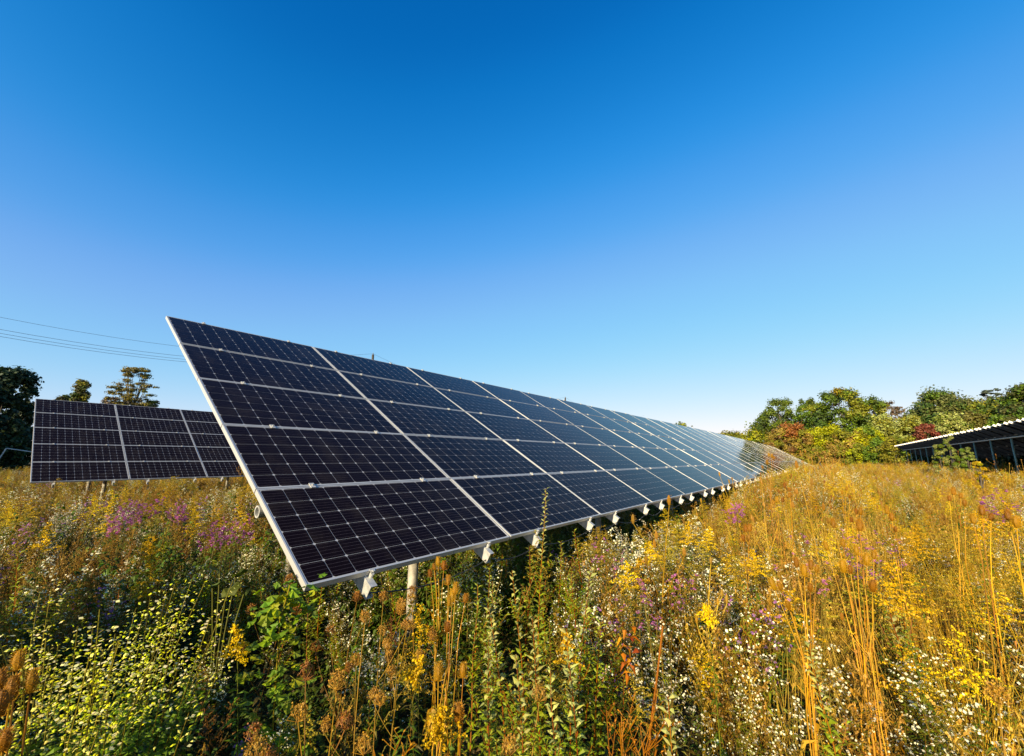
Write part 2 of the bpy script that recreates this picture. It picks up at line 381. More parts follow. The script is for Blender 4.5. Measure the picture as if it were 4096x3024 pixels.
# pale pipe frame in front of the dark trees at far left
t = empty('pipe_frame', (1.5, 62, float(ground(1.5, 62)))); tag(t, 'pale pipe frame standing before the dark tree at far left', 'pipe frame')
p0 = at(25, 1793, 62); p1 = at(128, 1811, 62); pb = at(-2, 1850, 62)
g0 = Vector(t.location)
b = MB(); b.tube([p0-g0, p1-g0+Vector((1.2, 0, -.15))], .045, n=6, c=(.4, .42, .42)); child('rail', b.mesh('rail', M_BARK), t)
b = MB(); b.tube([p0-g0, (pb.x-g0.x-.6, 0, 0)], .05, n=6, c=(.4, .42, .42)); child('leg', b.mesh('leg', M_BARK), t)

# ------------------------------------------------------------------ trees
def tree(px, py, D, wpx, label, cols, name='tree', hfrac=.82, dens=1.0, leaf=.42, flat=1.0, open_=0, trunk=(.10, .085, .065), accents=(), bare=.0, low=0.05, group='trees at the edge of the meadow', shape='round', base_z=None):
    """px,py: top of the crown in the photograph; wpx: width there"""
    P = at(px, py, D); 
    ax, ay, _ = ray(px, py); side = Vector((ay, -ax, 0))
    # width in metres
    l, r_ = ray(px-wpx/2, py), ray(px+wpx/2, py)
    W = (1.1 if open_ else 1.25)*D*abs(math.atan2(l[1], l[0])-math.atan2(r_[1], r_[0]))
    g = float(ground(P.x, P.y)) if base_z is None else base_z
    H = P.z-g; t = empty(name, (P.x, P.y, g)); tag(t, label, 'tree' if name != 'shrub' else 'shrub', group)
    cz0 = H*(low if shape != 'tall' else .25)
    b = MB(); crown = MB()
    tips = []
    tr = max(.05, H*.016)
    nb = 10 if H > 8 else 6
    hub = H*(.22 if name != 'shrub' else .06)
    b.tube([(0, 0, -.4), (0, 0, hub), (random.uniform(-.1, .1)*W*.3, random.uniform(-.1, .1)*W*.3, H*.75)], [tr*1.3, tr, tr*.3], n=6, c=trunk)
    ncl = int((120 if name != 'shrub' else 60)*dens)
    for i in range(ncl):
        # clump centres through the crown volume, biased to the surface
        z = cz0 + (H-cz0)*random.random()**.85
        f = (z-cz0)/(H-cz0)
        if shape == 'round': rad = math.sqrt(max(.02, 1-abs(2*f*hfrac-.75)**2.2))
        elif shape == 'dome': rad = math.sqrt(max(.0, 1-f**2.4))
        elif shape == 'cone': rad = 1-f*.85
        else: rad = .35+.65*math.sin(math.pi*min(1, f*1.05))**.7*(.6+.4*math.sin(i*2.1))
        a = random.uniform(0, 2*math.pi); q = math.sqrt(random.random())
        q = q if open_ else .45+.55*q
        rx = W*.5*rad*q*random.uniform(.85, 1.08)
        c = Vector((math.cos(a)*rx, math.sin(a)*rx*.9, z - (H*.05)))
        cr = W*random.uniform(.06, .15)*(1 if not open_ else .85)*(.75 if shape in ('tall', 'cone') else 1)
        tips.append((c, cr, f))
        if i < nb*2 or (open_ and i % 3 == 0):
            st = Vector((0, 0, min(z*.75, H*.6)*random.uniform(.55, 1)))
            mid = (st+c)/2+Vector((0, 0, -H*.02))
            b.tube([st, mid, c], [tr*.35, tr*.22, tr*.08], n=4, c=trunk)
    for c, cr, f in tips:
        if random.random() < bare: continue
        n = int(150*(cr/(W*.11))**1.6*(.36/leaf)**1.2*max(.35, min(1.8, W/9)))
        n = min(n, 380)
        d = rng.normal(size=(n, 3)); d /= np.linalg.norm(d, axis=1)[:, None]; rr = cr*rng.random(n)**.55*(1+.5*np.sin(d[:, 0]*3+c.x)*np.sin(d[:, 1]*4+c.z)+.35*rng.random(n)**4)
        Pn = np.array(c)+d*rr[:, None]*np.array([1, 1, .8*flat])
        base = np.array(random.choices([k[0] for k in cols], [k[1] for k in cols])[0])
        for (afx, az0, az1, acol) in accents:
            # accent patches: sideways offset range and height range, as fractions
            s_ = c.dot(side)/(W*.5); 
            if abs(s_-afx) < .33 and az0 < c.z/H < az1: base = np.array(acol)
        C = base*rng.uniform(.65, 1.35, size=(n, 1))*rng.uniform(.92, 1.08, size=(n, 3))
        N = d*1.0+rng.normal(size=(n, 3))*.6+np.array([0, 0, .5])
        crown.quads(Pn, N, leaf*.8*rng.uniform(.6, 1.3, n), C, el=1.3)
    child('trunk', b.mesh('trunk', M_BARK), t)
    child('crown', crown.mesh('crown', M_TREE), t, kind='stuff')
    return t
DG = (.055, .085, .018); G = (.095, .135, .02); OL = (.17, .17, .026); YG = (.29, .29, .03); PG = (.26, .29, .09); RB = (.17, .09, .035); RED = (.15, .06, .035); TAN = (.26, .19, .05); GREY = (.15, .12, .075)
tree(2725, 1686, 190, 100, 'small rounded olive tree top just above the near row', [(OL, 3), (G, 1)], dens=.8, shape='dome', leaf=.8)
tree(2925, 1728, 165, 170, 'low olive trees thinning out at the left end of the wood', [(OL, 2), (G, 2), (TAN, 1)], shape='dome', leaf=.6)
tree(3035, 1695, 152, 200, 'pale green tree with feathery top left of the open-crowned tree', [(OL, 2), (YG, 1), (G, 2)], shape='dome', leaf=.55)
tree(3110, 1585, 146, 190, 'open-crowned dark green tree with sky showing through it', [(DG, 2), (G, 3)], open_=1, dens=1.1, leaf=.42)
tree(3050, 1640, 150, 100, 'dark green tree beside the open-crowned one', [(DG, 2), (G, 2)], open_=1, dens=.6, leaf=.42)
tree(3222, 1584, 165, 80, 'small dark treetop peeping between two larger green trees', [(DG, 1), (G, 1)], leaf=.5)
tree(3245, 1604, 142, 170, 'green tree with an olive yellow top', [(G, 3), (DG, 1)], accents=((0, .85, 1.2, OL),), leaf=.45)
tree(3352, 1550, 140, 190, 'tallest round green tree with orange leaves in its crown', [(G, 3), (DG, 2)], dens=1.3, accents=((.1, .9, 1.3, (.2, .15, .02)), (.15, .72, .84, (.42, .14, .02)), (.6, .6, .95, OL)), leaf=.45)
tree(3455, 1578, 143, 170, 'green tree sloping down right of the tallest one', [(G, 3), (DG, 1), (OL, 1)], leaf=.45)
tree(3540, 1596, 150, 130, 'thin greyish brown tree almost out of leaf', [(GREY, 3), (OL, 1)], open_=1, dens=.7, leaf=.35)
tree(3592, 1612, 152, 90, 'thin brownish tree beside the wide domed tree', [(GREY, 3), (RB, 1)], open_=1, dens=.6, leaf=.35)
tree(3840, 1592, 126, 230, 'round olive tree filling in right of the domed one', [((.10, .105, .03), 3), (DG, 2)], dens=1.2, shape='dome', leaf=.4)
tree(3990, 1585, 122, 230, 'olive tree beside the large dark one at right', [((.10, .105, .03), 2), (DG, 2), (OL, 1)], dens=1.2, shape='dome', leaf=.4)
tree(3735, 1560, 130, 290, 'wide domed dark olive tree on the ridge at right', [(G, 1), (DG, 2), ((.10, .105, .03), 3)], dens=1.5, shape='dome', leaf=.42)
tree(3955, 1532, 128, 130, 'wispy flat-layered tree rising above its neighbours at right', [((.06, .075, .045), 1)], open_=1, dens=.9, flat=.35, leaf=.36, bare=.2)
tree(4085, 1530, 112, 260, 'large dark tree at the right edge of the wood', [(G, 2), (DG, 2), ((.07, .07, .022), 2)], dens=1.5, shape='dome', leaf=.4)
tree(3915, 1600, 120, 190, 'broad dark green tree below the wispy one', [(G, 1), (DG, 2), (OL, 1)], dens=1.2, shape='dome', leaf=.42)
# second, lower tier
tree(3150, 1695, 127, 190, 'reddish brown thicket tree with bare stems showing below', [(RB, 2), (TAN, 2), (OL, 2)], accents=((.2, .75, 1.2, (.24, .10, .04)),), leaf=.34, low=.3, open_=1, dens=1.3, trunk=(.25, .2, .12))
tree(3225, 1712, 124, 120, 'tan and olive tree with pale trunks behind the end of the near row', [(TAN, 2), (OL, 2)], leaf=.34, low=.3, open_=1, trunk=(.25, .2, .12))
tree(3300, 1702, 124, 150, 'bright yellow-green tree in front of the tallest tree', [(YG, 3), (OL, 2)], leaf=.36, low=.1)
tree(3385, 1722, 120, 150, 'olive and yellow tree between two yellow-green ones', [(OL, 3), (TAN, 2), (YG, 1)], leaf=.36)
tree(3465, 1700, 122, 110, 'yellow-green tree right of the olive and yellow one', [(YG, 3), (OL, 1), (G, 1)], leaf=.36)
tree(3530, 1655, 128, 170, 'pale green feathery tree in the middle tier', [(PG, 3), (OL, 1)], leaf=.36, shape='dome')
tree(3640, 1655, 126, 150, 'pale green shrubby tree behind the red one', [(PG, 2), (OL, 2)], leaf=.36, shape='dome')
tree(3785, 1645, 105, 180, 'pale silvery green tree right of the red one', [(PG, 3), (G, 2)], leaf=.34, shape='dome', dens=1.2)
tree(3700, 1688, 98, 120, 'dark red tree above the end of the right-hand row', [(RED, 3), ((.15, .05, .03), 1)], leaf=.3, shape='dome', dens=1.1)
tree(3885, 1640, 108, 190, 'brownish olive tree above the right-hand row', [((.10, .085, .022), 3), (G, 1)], leaf=.36, shape='dome', dens=1.2)
tree(4010, 1660, 100, 200, 'dark olive tree behind the sunlit rail ends', [(G, 2), ((.08, .075, .02), 2)], leaf=.36, shape='dome', dens=1.2)
for i, (x, y, D, wd, lab, cs) in enumerate([
    (3090, 1765, 126, 110, 'mixed green and tan shrub by the end of the near row', [(OL, 1), (TAN, 1)]),
    (3350, 1780, 112, 110, 'tawny shrub at the foot of the yellow-green trees', [(TAN, 2), (OL, 1)]),
    (3430, 1775, 110, 110, 'yellowish green shrub at the meadow edge', [(YG, 1), (OL, 2)]),
    (3500, 1760, 108, 110, 'dark green shrub at the meadow edge', [(G, 2), (OL, 1)]),
    (3570, 1745, 104, 120, 'green shrub just left of the right-hand row', [(G, 1), (OL, 2)]),
    (3640, 1740, 99, 110, 'olive shrub under the red tree', [(OL, 2), (G, 1)]),
    (3270, 1790, 115, 110, 'olive shrub in front of pale trunks', [(OL, 2), (TAN, 1)])]):
    tree(x, y, D, wd, lab, cs, name='shrub', leaf=.3, shape='dome', group='shrubs at the foot of the wood')
# wood going on outside the frame at right
for i in range(5):
    a = R(-19-6*i); D = 110
    X, Y = D*math.cos(a), D*math.sin(a)
# left side trees
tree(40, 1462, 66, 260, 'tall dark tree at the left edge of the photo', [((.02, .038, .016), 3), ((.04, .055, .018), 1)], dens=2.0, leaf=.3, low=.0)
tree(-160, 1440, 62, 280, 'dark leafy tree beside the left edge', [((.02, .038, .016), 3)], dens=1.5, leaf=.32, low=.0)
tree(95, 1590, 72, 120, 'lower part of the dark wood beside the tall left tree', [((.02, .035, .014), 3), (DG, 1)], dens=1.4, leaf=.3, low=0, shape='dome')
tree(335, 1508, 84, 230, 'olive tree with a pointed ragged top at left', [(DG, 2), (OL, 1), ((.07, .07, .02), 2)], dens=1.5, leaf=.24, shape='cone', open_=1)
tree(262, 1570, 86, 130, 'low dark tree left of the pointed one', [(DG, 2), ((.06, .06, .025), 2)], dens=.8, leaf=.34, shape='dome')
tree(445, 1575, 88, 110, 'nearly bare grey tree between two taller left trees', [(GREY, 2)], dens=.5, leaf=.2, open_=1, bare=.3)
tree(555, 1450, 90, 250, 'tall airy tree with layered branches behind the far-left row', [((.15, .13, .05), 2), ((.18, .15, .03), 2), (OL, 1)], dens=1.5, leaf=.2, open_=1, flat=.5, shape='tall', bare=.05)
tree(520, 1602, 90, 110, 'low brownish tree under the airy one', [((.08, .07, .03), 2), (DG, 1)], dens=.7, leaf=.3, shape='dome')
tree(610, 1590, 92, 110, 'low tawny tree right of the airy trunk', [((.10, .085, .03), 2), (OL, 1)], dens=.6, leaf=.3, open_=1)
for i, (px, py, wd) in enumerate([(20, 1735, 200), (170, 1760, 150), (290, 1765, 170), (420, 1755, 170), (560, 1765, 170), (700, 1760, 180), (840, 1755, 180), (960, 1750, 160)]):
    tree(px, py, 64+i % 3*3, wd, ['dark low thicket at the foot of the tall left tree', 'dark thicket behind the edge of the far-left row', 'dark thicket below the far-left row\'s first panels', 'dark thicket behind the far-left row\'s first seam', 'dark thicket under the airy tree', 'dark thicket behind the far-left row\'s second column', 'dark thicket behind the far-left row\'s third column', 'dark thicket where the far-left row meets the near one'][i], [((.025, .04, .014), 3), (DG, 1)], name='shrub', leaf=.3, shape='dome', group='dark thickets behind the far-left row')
for i, (X_, Y_) in enumerate([(34, -13.4), (41, -13.6), (48, -13.4), (55, -13.6), (62, -13.5), (70, -13.6), (78, -13.5), (86, -13), (28, -13.6)]):  # dark thickets added to stand in for the shade behind the row
    # px of the top is worked out from the place
    hh = 3.0; az = math.atan2(Y_, X_); D = math.hypot(X_, Y_); x_ = math.tan(HEAD-az)
    # camera-plane coordinates of a point at this azimuth and height
    v = Vector((X_, Y_, hh-CAM_Z)); f = Vector((math.cos(HEAD)*math.cos(PITCH), math.sin(HEAD)*math.cos(PITCH), math.sin(PITCH))); rt = Vector((math.sin(HEAD), -math.cos(HEAD), 0)); up = rt.cross(f)
    px = CX+FPX*v.dot(rt)/v.dot(f); py = CY-FPX*v.dot(up)/v.dot(f)
    tree(px, py, D, FPX*9/v.dot(f)*1.3, 'dark thicket added for the shade beyond the right-hand row, %s' % ['seen between its near posts', 'below its second stretch', 'below its third stretch', 'below its fourth stretch', 'below its fifth stretch', 'below its sixth stretch', 'towards its far end', 'just past its far end', 'cut by the right edge of the photo'][i], [((.03, .05, .015), 3), (DG, 1)], name='shrub', leaf=.26, shape='dome', group='dark thickets added for the shade beyond the right-hand row')
# shrubs against the right row
tree(3785, 1738, 42, 56, 'pale green sapling growing up in front of the right-hand row', [((.15, .17, .05), 3), (G, 1)], name='shrub', leaf=.11, group='shrubs against the right-hand row', dens=.7)
tree(3750, 1775, 40, 60, 'bushy yellow-green shrub before the right-hand row', [((.15, .17, .05), 3), (G, 1)], name='shrub', leaf=.11, group='shrubs against the right-hand row', dens=.7)
tree(3860, 1783, 38, 56, 'leafy shrub before the posts of the right-hand row', [((.15, .17, .05), 3), (G, 1)], name='shrub', leaf=.11, group='shrubs against the right-hand row', dens=.7)
tree(3905, 1838, 24, 50, 'yellow leafy bush at the foot of the right-hand row', [((.36, .27, .02), 3), (YG, 1)], name='shrub', leaf=.08, group='shrubs against the right-hand row', dens=.6)

# unseen bushes added left of the frame to cast shade across the hollow
for X_, Y_, hh, lab in ((-1.6, 4.25, 2.3, 'dense green bush added for shade outside the left edge, nearer one'), (-2.6, 4.9, 2.7, 'dense green bush added for shade outside the left edge, tallest and farthest back'), (-2.4, 3.3, 1.75, 'low dense green bush added for shade outside the left edge'), (-1.6, 2.0, 1.45, 'lowest green bush added for shade west of the photographer')):
    t = empty('bush', (X_, Y_, float(ground(X_, Y_)))); tag(t, lab, 'bush', 'bushes added for shade beyond the left edge'); b = MB(); c_ = MB()
    for k in range(9): b.tube([(0, 0, -.1), (random.uniform(-.5, .5), random.uniform(-.35, .35), hh*random.uniform(.6, .95))], [.012, .004], (.12, .09, .04), 4)
    n = 5200; d_ = rng.normal(size=(n, 3)); d_ /= np.linalg.norm(d_, axis=1)[:, None]; c_.quads(d_*(rng.random(n)**.4)[:, None]*np.array([.6, .7, hh*.5])+np.array([0, 0, hh*.5]), rng.normal(size=(n, 3)), rng.uniform(.03, .07, n), np.array(MG0)*rng.uniform(.6, 1.4, (n, 1)), el=1.4)
    child('stem', b.mesh('stem', M_BARK), t); child('leaves', c_.mesh('leaves', M_PL), t, kind='stuff')

# ------------------------------------------------------------------ plant kinds
STRAW = (.52, .37, .13); BRN = (.22, .13, .04); ORG = (.48, .19, .03); LG = (.18, .20, .025); MG = (.07, .105, .013); DKG = (.022, .042, .01); YEL = (.72, .46, .015); WH = (.85, .80, .58); PUR = (.40, .20, .38); GLD = (.48, .31, .035)
U = random.uniform
def rdir(up=.3):
    a = U(0, 2*math.pi); return Vector((math.cos(a), math.sin(a), U(up-.3, up+.3))).normalized()
def arc(p, d, L, bend, n=4):
    """curved stem points"""
    pts = [Vector(p)]; d = Vector(d).normalized()
    for i in range(n):
        d = (d+Vector((0, 0, bend/n))+Vector((U(-.06, .06), U(-.06, .06), 0))).normalized(); pts.append(pts[-1]+d*(L/n))
    return pts
def along(pts, t):
    k = t*(len(pts)-1); i = min(int(k), len(pts)-2); return pts[i].lerp(pts[i+1], k-i)
def k_aster(b, H, fc=WH, nfl=260, lc=(.17, .18, .03), fs=.0105, spread=.26):
    for s in range(3):
        d = Vector((U(-.25, .25), U(-.25, .25), 1)); st = arc((U(-.04, .04), U(-.04, .04), 0), d, H*U(.8, 1), 0, 5)
        b.tube(st, [.003, .003, .0025, .002, .0015, .001], vj((.18, .12, .04)), 3)
        for k in range(13):
            t = .3+.7*k/13; p = along(st, t); dd = rdir(.45); L = H*spread*(1.25-t)*U(.7, 1.2)
            br = arc(p, dd, L, .5, 3); b.tube(br, [.0015, .0012, .001, .0008], vj((.20, .15, .05)), 3)
            for q in range(9):
                pp = along(br, U(.05, 1)); b.leaf(pp, rdir(.3), U(.012, .03), U(.003, .006), vj(lc, .35), .2)
            for q in range(int(nfl/39)+1):
                pp = along(br, U(.35, 1))+Vector((U(-.02, .02), U(-.02, .02), U(0, .02)))
                n = Vector((U(-1, 1)-.3, U(-1, 1), .8)); b.quads(np.array([pp]), np.array([n]), fs*U(.7, 1.3), np.array([vj(fc, .12)]))
        for k in range(30):
            p = along(st, U(.08, .7)); b.leaf(p, rdir(.2), U(.03, .07), U(.005, .010), vj(lc, .3), .3)
def k_goldenrod(b, H, fc=YEL, fl=1.0, lc=(.09, .135, .02), lean=.1):
    st = arc((0, 0, 0), (U(-lean, lean), U(-lean, lean), 1), H, 0, 6); b.tube(st, [.004, .004, .0035, .003, .002, .0015, .001], vj((.14, .13, .03)), 4)
    for k in range(46):
        t = .08+.66*k/46; p = along(st, t); b.leaf(p, rdir(.25), U(.06, .11)*(1.15-t*.5), U(.009, .016), vj(lc, .3), .35)
    for k in range(int(26)):
        t = .68+.32*k/26; p = along(st, t); L = H*.17*(1.08-t)/.32*U(.7, 1.1)+.015
        br = arc(p, rdir(.55), L, -.7, 4); b.tube(br, .0009, vj((.2, .2, .03)), 3)
        n = int(22*fl*L/.1)+6; ts = rng.random(n); Pn = np.array([along(br, float(x)) for x in ts])+rng.normal(size=(n, 3))*.004+np.array([0, 0, .004])
        b.quads(Pn, rng.normal(size=(n, 3))+np.array([0, 0, 1]), .0085*rng.uniform(.6, 1.4, n), np.array(fc)*rng.uniform(.7, 1.25, (n, 1)))
def k_grass(b, H, c=STRAW, n=55, spread=.10):
    for i in range(n):
        a = U(0, 6.28); p = Vector((math.cos(a)*U(0, spread), math.sin(a)*U(0, spread), 0)); pts = arc(p, (U(-.3, .3), U(-.3, .3), 1), H*U(.5, 1.05), U(-.5, .1), 4)
        b.tube([p_+Vector((U(-.008, .008), U(-.008, .008), 0)) for p_ in pts], [.0020, .0018, .0014, .0010, .0005], [vj(c, .35) for _ in pts], 3)
        if i % 3 == 0:
            for q in range(10): b.leaf(along(pts, U(.72, 1)), rdir(.7), U(.01, .025), .004, vj((.42, .27, .10), .3), .2)
        if i % 2 == 0: b.leaf(along(pts, U(.1, .5)), rdir(.6), U(.12, .25), .006, vj(c, .3), .5)
def k_brown(b, H, c=BRN, hc=(.34, .21, .085), leafy=.5):
    for s in range(3):
        st = arc((U(-.03, .03), U(-.03, .03), 0), (U(-.2, .2), U(-.2, .2), 1), H*U(.75, 1), 0, 5); b.tube(st, [.0035, .003, .003, .002, .0015, .001], vj(c), 3)
        for k in range(14):
            t = .35+.65*k/14; br = arc(along(st, t), rdir(.7), H*.2*(1.3-t)*U(.6, 1.2), .4, 3); b.tube(br, .0011, vj(c), 3)
            for q in range(6):
                pp = along(br, U(.4, 1)); b.quads(np.array([pp]), np.array([rdir(0)]), U(.008, .015), np.array([vj(hc, .3)]))
            for q in range(int(5*leafy)+1): b.leaf(along(br, U(0, .8)), rdir(-.1), U(.02, .045), U(.004, .009), vj(c, .35), .5)
        for k in range(20): b.leaf(along(st, U(.05, .7)), rdir(-.2), U(.04, .08), U(.006, .014), vj((c[0]*.8, c[1]*.85, c[2]), .35), .6)
def k_lance(b, H, lc=(.20, .22, .035), sc=(.28, .10, .04), nl=70, LL=.085, lean=.12):
    st = arc((0, 0, 0), (U(-lean, lean), U(-lean, lean), 1), H, 0, 7); b.tube(st, [.005, .005, .004, .004, .003, .0025, .002, .001], vj(sc), 4)
    for k in range(nl):
        t = .12+.88*k/nl; a = k*2.4; d = Vector((math.cos(a), math.sin(a), .75)); c = vj(lc, .25)
        if t > .75: c = (c[0]*1.35, c[1]*1.3, c[2]*2.0)
        b.leaf(along(st, t), d, LL*U(.7, 1.2)*(1.2-.65*t), LL*.2*(1.15-.4*t), c, U(.1, .45))
    for k in range(4):
        br = arc(along(st, U(.3, .7)), rdir(.9), H*U(.12, .28), .6, 4); b.tube(br, .0018, vj(sc), 3)
        for q in range(16): b.leaf(along(br, q/16), Vector((math.cos(q*2.4), math.sin(q*2.4), .6)), LL*U(.5, .9), LL*.16, vj(lc, .25), .3)
def k_broad(b, H, lc=MG, n=70, LL=.075):
    for s in range(5):
        st = arc((U(-.05, .05), U(-.05, .05), 0), (U(-.5, .5), U(-.5, .5), 1), H*U(.6, 1.05), -.1, 5); b.tube(st, .0025, vj((.10, .09, .03)), 3)
        for k in range(n//5): b.leaf(along(st, U(.15, 1)), rdir(.1), LL*U(.6, 1.3), LL*.62*U(.7, 1.1), vj(lc, .35), .45)
def k_smallleaf(b, H, lc=(.30, .30, .03), fc=(.75, .62, .30)):
    for s in range(7):
        st = arc((U(-.05, .05), U(-.05, .05), 0), (U(-.7, .7), U(-.7, .7), 1), H*U(.7, 1.1), .1, 5); b.tube(st, .002, vj((.12, .10, .03)), 3)
        for k in range(34):
            p = along(st, .25+.75*U(0, 1)); p = p+Vector((U(-.05, .05), U(-.05, .05), U(-.03, .05)))
            c = lc if p.z > H*.55 else MG
            b.leaf(p, rdir(.15), U(.018, .034), U(.012, .02), vj(c, .35), .2)
        for k in range(9):
            p = along(st, U(.6, 1))+Vector((U(-.04, .04), U(-.04, .04), U(0, .05))); b.quads(np.array([p]), np.array([Vector((U(-.5, .5), U(-.5, .5), 1))]), U(.012, .02), np.array([vj(fc, .15)]))
def k_low(b, H):
    for k in range(60):
        p = Vector((U(-.2, .2), U(-.2, .2), U(.02, H*.5))); b.leaf(p, rdir(.4), U(.04, .09), U(.012, .03), vj(random.choice([DKG, MG, (.08, .055, .02), (.05, .06, .015)]), .4), .4)
def k_umbel(b, H, c=(.34, .19, .08), lean=.15):
    st = arc((0, 0, 0), (U(-lean, lean), U(-lean, lean), 1), H, 0, 5); b.tube(st, [.003, .003, .0025, .002, .002, .0015], vj((.30, .18, .07)), 4)
    tops = [st[-1]]
    for k in range(3):
        br = arc(along(st, U(.45, .75)), rdir(1.2), H*U(.18, .3), .5, 4); b.tube(br, .0015, vj((.30, .18, .07)), 3); tops.append(br[-1])
    for T in tops:
        for k in range(26):
            a = U(0, 6.28); e = U(.25, 1.3); d = Vector((math.cos(a)*math.cos(e), math.sin(a)*math.cos(e), math.sin(e)))
            q = T+d*.035; q2 = q+Vector((-d.x*.012, -d.y*.012, .016)); b.tube([T, q, q2], .0009, vj(c), 3)
            n = 7; b.quads(np.array(q2)+rng.normal(size=(n, 3))*.0055, rng.normal(size=(n, 3)), .006, np.array(vj(c, .3)))
    for k in range(14): b.leaf(along(st, U(.1, .7)), rdir(.1), U(.05, .1), .012, vj((.16, .13, .04)), .5)
def head_mesh(L=.062, Wd=.03, name='seed_head', c=(.46, .24, .07)):
    b = MB(); rings = 8; n = 9; P = []; 
    for i in range(rings+1):
        t = i/rings; r = Wd*.5*math.sin(math.pi*(.08+.86*t))**.6; P.append((r, L*t))
    pts = [(0, 0, z) for r, z in P]; b.tube(pts, [r for r, z in P], [tuple(np.array(c)*.55)]*len(pts), n, cap=True)
    for i in range(13):
        t = (i+.5)/13; r = Wd*.5*math.sin(math.pi*(.08+.86*t))**.6
        for j in range(12):
            a = 2*math.pi*(j+.5*(i % 2))/12; o = Vector((math.cos(a), math.sin(a), 0)); p = o*r*.9+Vector((0, 0, L*t)); b.leaf(p, o+Vector((0, 0, .35+.6*t)), .0085+.004*t, .003, vj(c, .35), 0)
        for j in range(5): a = U(0, 6.28); o = Vector((math.cos(a), math.sin(a), 0)); b.leaf(o*r*.9+Vector((0, 0, L*t)), o+Vector((0, 0, U(.2, 1))), U(.014, .022), .0015, vj((.60, .42, .18), .2), 0)
    for j in range(8):
        a = 2*math.pi*j/8+.3; o = Vector((math.cos(a), math.sin(a), .2)); p1 = o*.028; b.tube([(0, 0, 0), p1, p1+Vector((o.x*.012, o.y*.012, .035*U(.6, 1.3)))], [.0012, .0009, .0003], vj((.40, .22, .07)), 3)
    return b.mesh(name, M_PL)
HEADS = [head_mesh(), head_mesh(.07, .034, c=(.50, .28, .09)), head_mesh(.05, .026, c=(.40, .20, .06))]
def k_teasel(b, H, c=(.44, .29, .10)):
    st = arc((0, 0, 0), (U(-.1, .1), U(-.1, .1), 1), H, 0, 5); b.tube(st, [.005, .005, .004, .0035, .003, .002], vj(c), 4); tops = [st[-1]]
    for k in range(5):
        br = arc(along(st, U(.45, .8)), rdir(1.1), H*U(.12, .28), .7, 4); b.tube(br, .0022, vj(c), 3); tops.append(br[-1])
    for T in tops:
        hh = U(.045, .065)
        b.tube([T, T+Vector((0, 0, hh*.3)), T+Vector((0, 0, hh*.75)), T+Vector((0, 0, hh))], [.006, .011, .010, .003], vj((.26, .15, .06)), 6)
        n = 26; d = rng.normal(size=(n, 3)); d[:, 2] = abs(d[:, 2])*.5; d /= np.linalg.norm(d, axis=1)[:, None]
        for q in range(n): b.leaf(T+Vector((0, 0, U(0, hh)))+Vector(d[q])*.011, d[q], U(.008, .016), .002, vj((.46, .30, .12), .3), 0)
    for k in range(8): b.leaf(along(st, U(.08, .5)), rdir(-.2), U(.1, .2), .025, vj((.36, .2, .06), .3), .7)

# name: (builder, height of the made plant, variants, label)
KINDS = {
 'white_asters': (lambda b: k_aster(b, .8), .8, 'small white asters flowering all through the meadow'),
 'white_aster_clouds': (lambda b: k_aster(b, .8, WH, 330, (.25, .26, .08), .013, .3), .8, 'dense pale clouds of white aster'),
 'purple_asters': (lambda b: k_aster(b, .8, PUR, 150, (.10, .12, .03), .018, .22), .8, 'scattered purple asters among the weeds'),
 'goldenrods': (lambda b: k_goldenrod(b, .95), .95, 'yellow goldenrod growing through the meadow'),
 'faded_goldenrods': (lambda b: k_goldenrod(b, .95, (.40, .30, .09), 1.0, (.11, .10, .03)), .95, 'faded goldenrod gone to seed in the meadow'),
 'dry_grass': (lambda b: k_grass(b, .95), .95, 'straw-coloured dry grass'),
 'orange_grass': (lambda b: k_grass(b, 1.1, (.50, .32, .10), 60, .18), 1.1, 'orange dry stalks catching the sun'),
 'brown_weeds': (lambda b: k_brown(b, .85), .85, 'brown dried weeds gone to seed'),
 'tan_weeds': (lambda b: k_brown(b, .85, (.38, .25, .085), (.54, .36, .15), 1.2), .85, 'tan dried weeds gone to seed'),
 'leafy_weeds': (lambda b: k_lance(b, .9), .9, 'leafy weeds with narrow pale green leaves'),
 'green_undergrowth': (lambda b: k_broad(b, .7), .7, 'dark green leafy undergrowth'),
 'leaf_litter_plants': (lambda b: k_low(b, .35), .35, 'low dark leaves covering the soil'),
 'wild_carrots': (lambda b: k_umbel(b, .9), .9, 'dry wild carrot seed heads among the weeds'),
 'teasels_far': (lambda b: k_teasel(b, 1.3), 1.3, 'dry teasels standing above the meadow'),
}
def proto(fn, name):
    b = MB(); fn(b); me = b.mesh(name, M_PL); o = bpy.data.objects.new(name+'_form', me); return o
PROTO = {k: [proto(v[0], k) for _ in range(3)] for k, v in KINDS.items()}

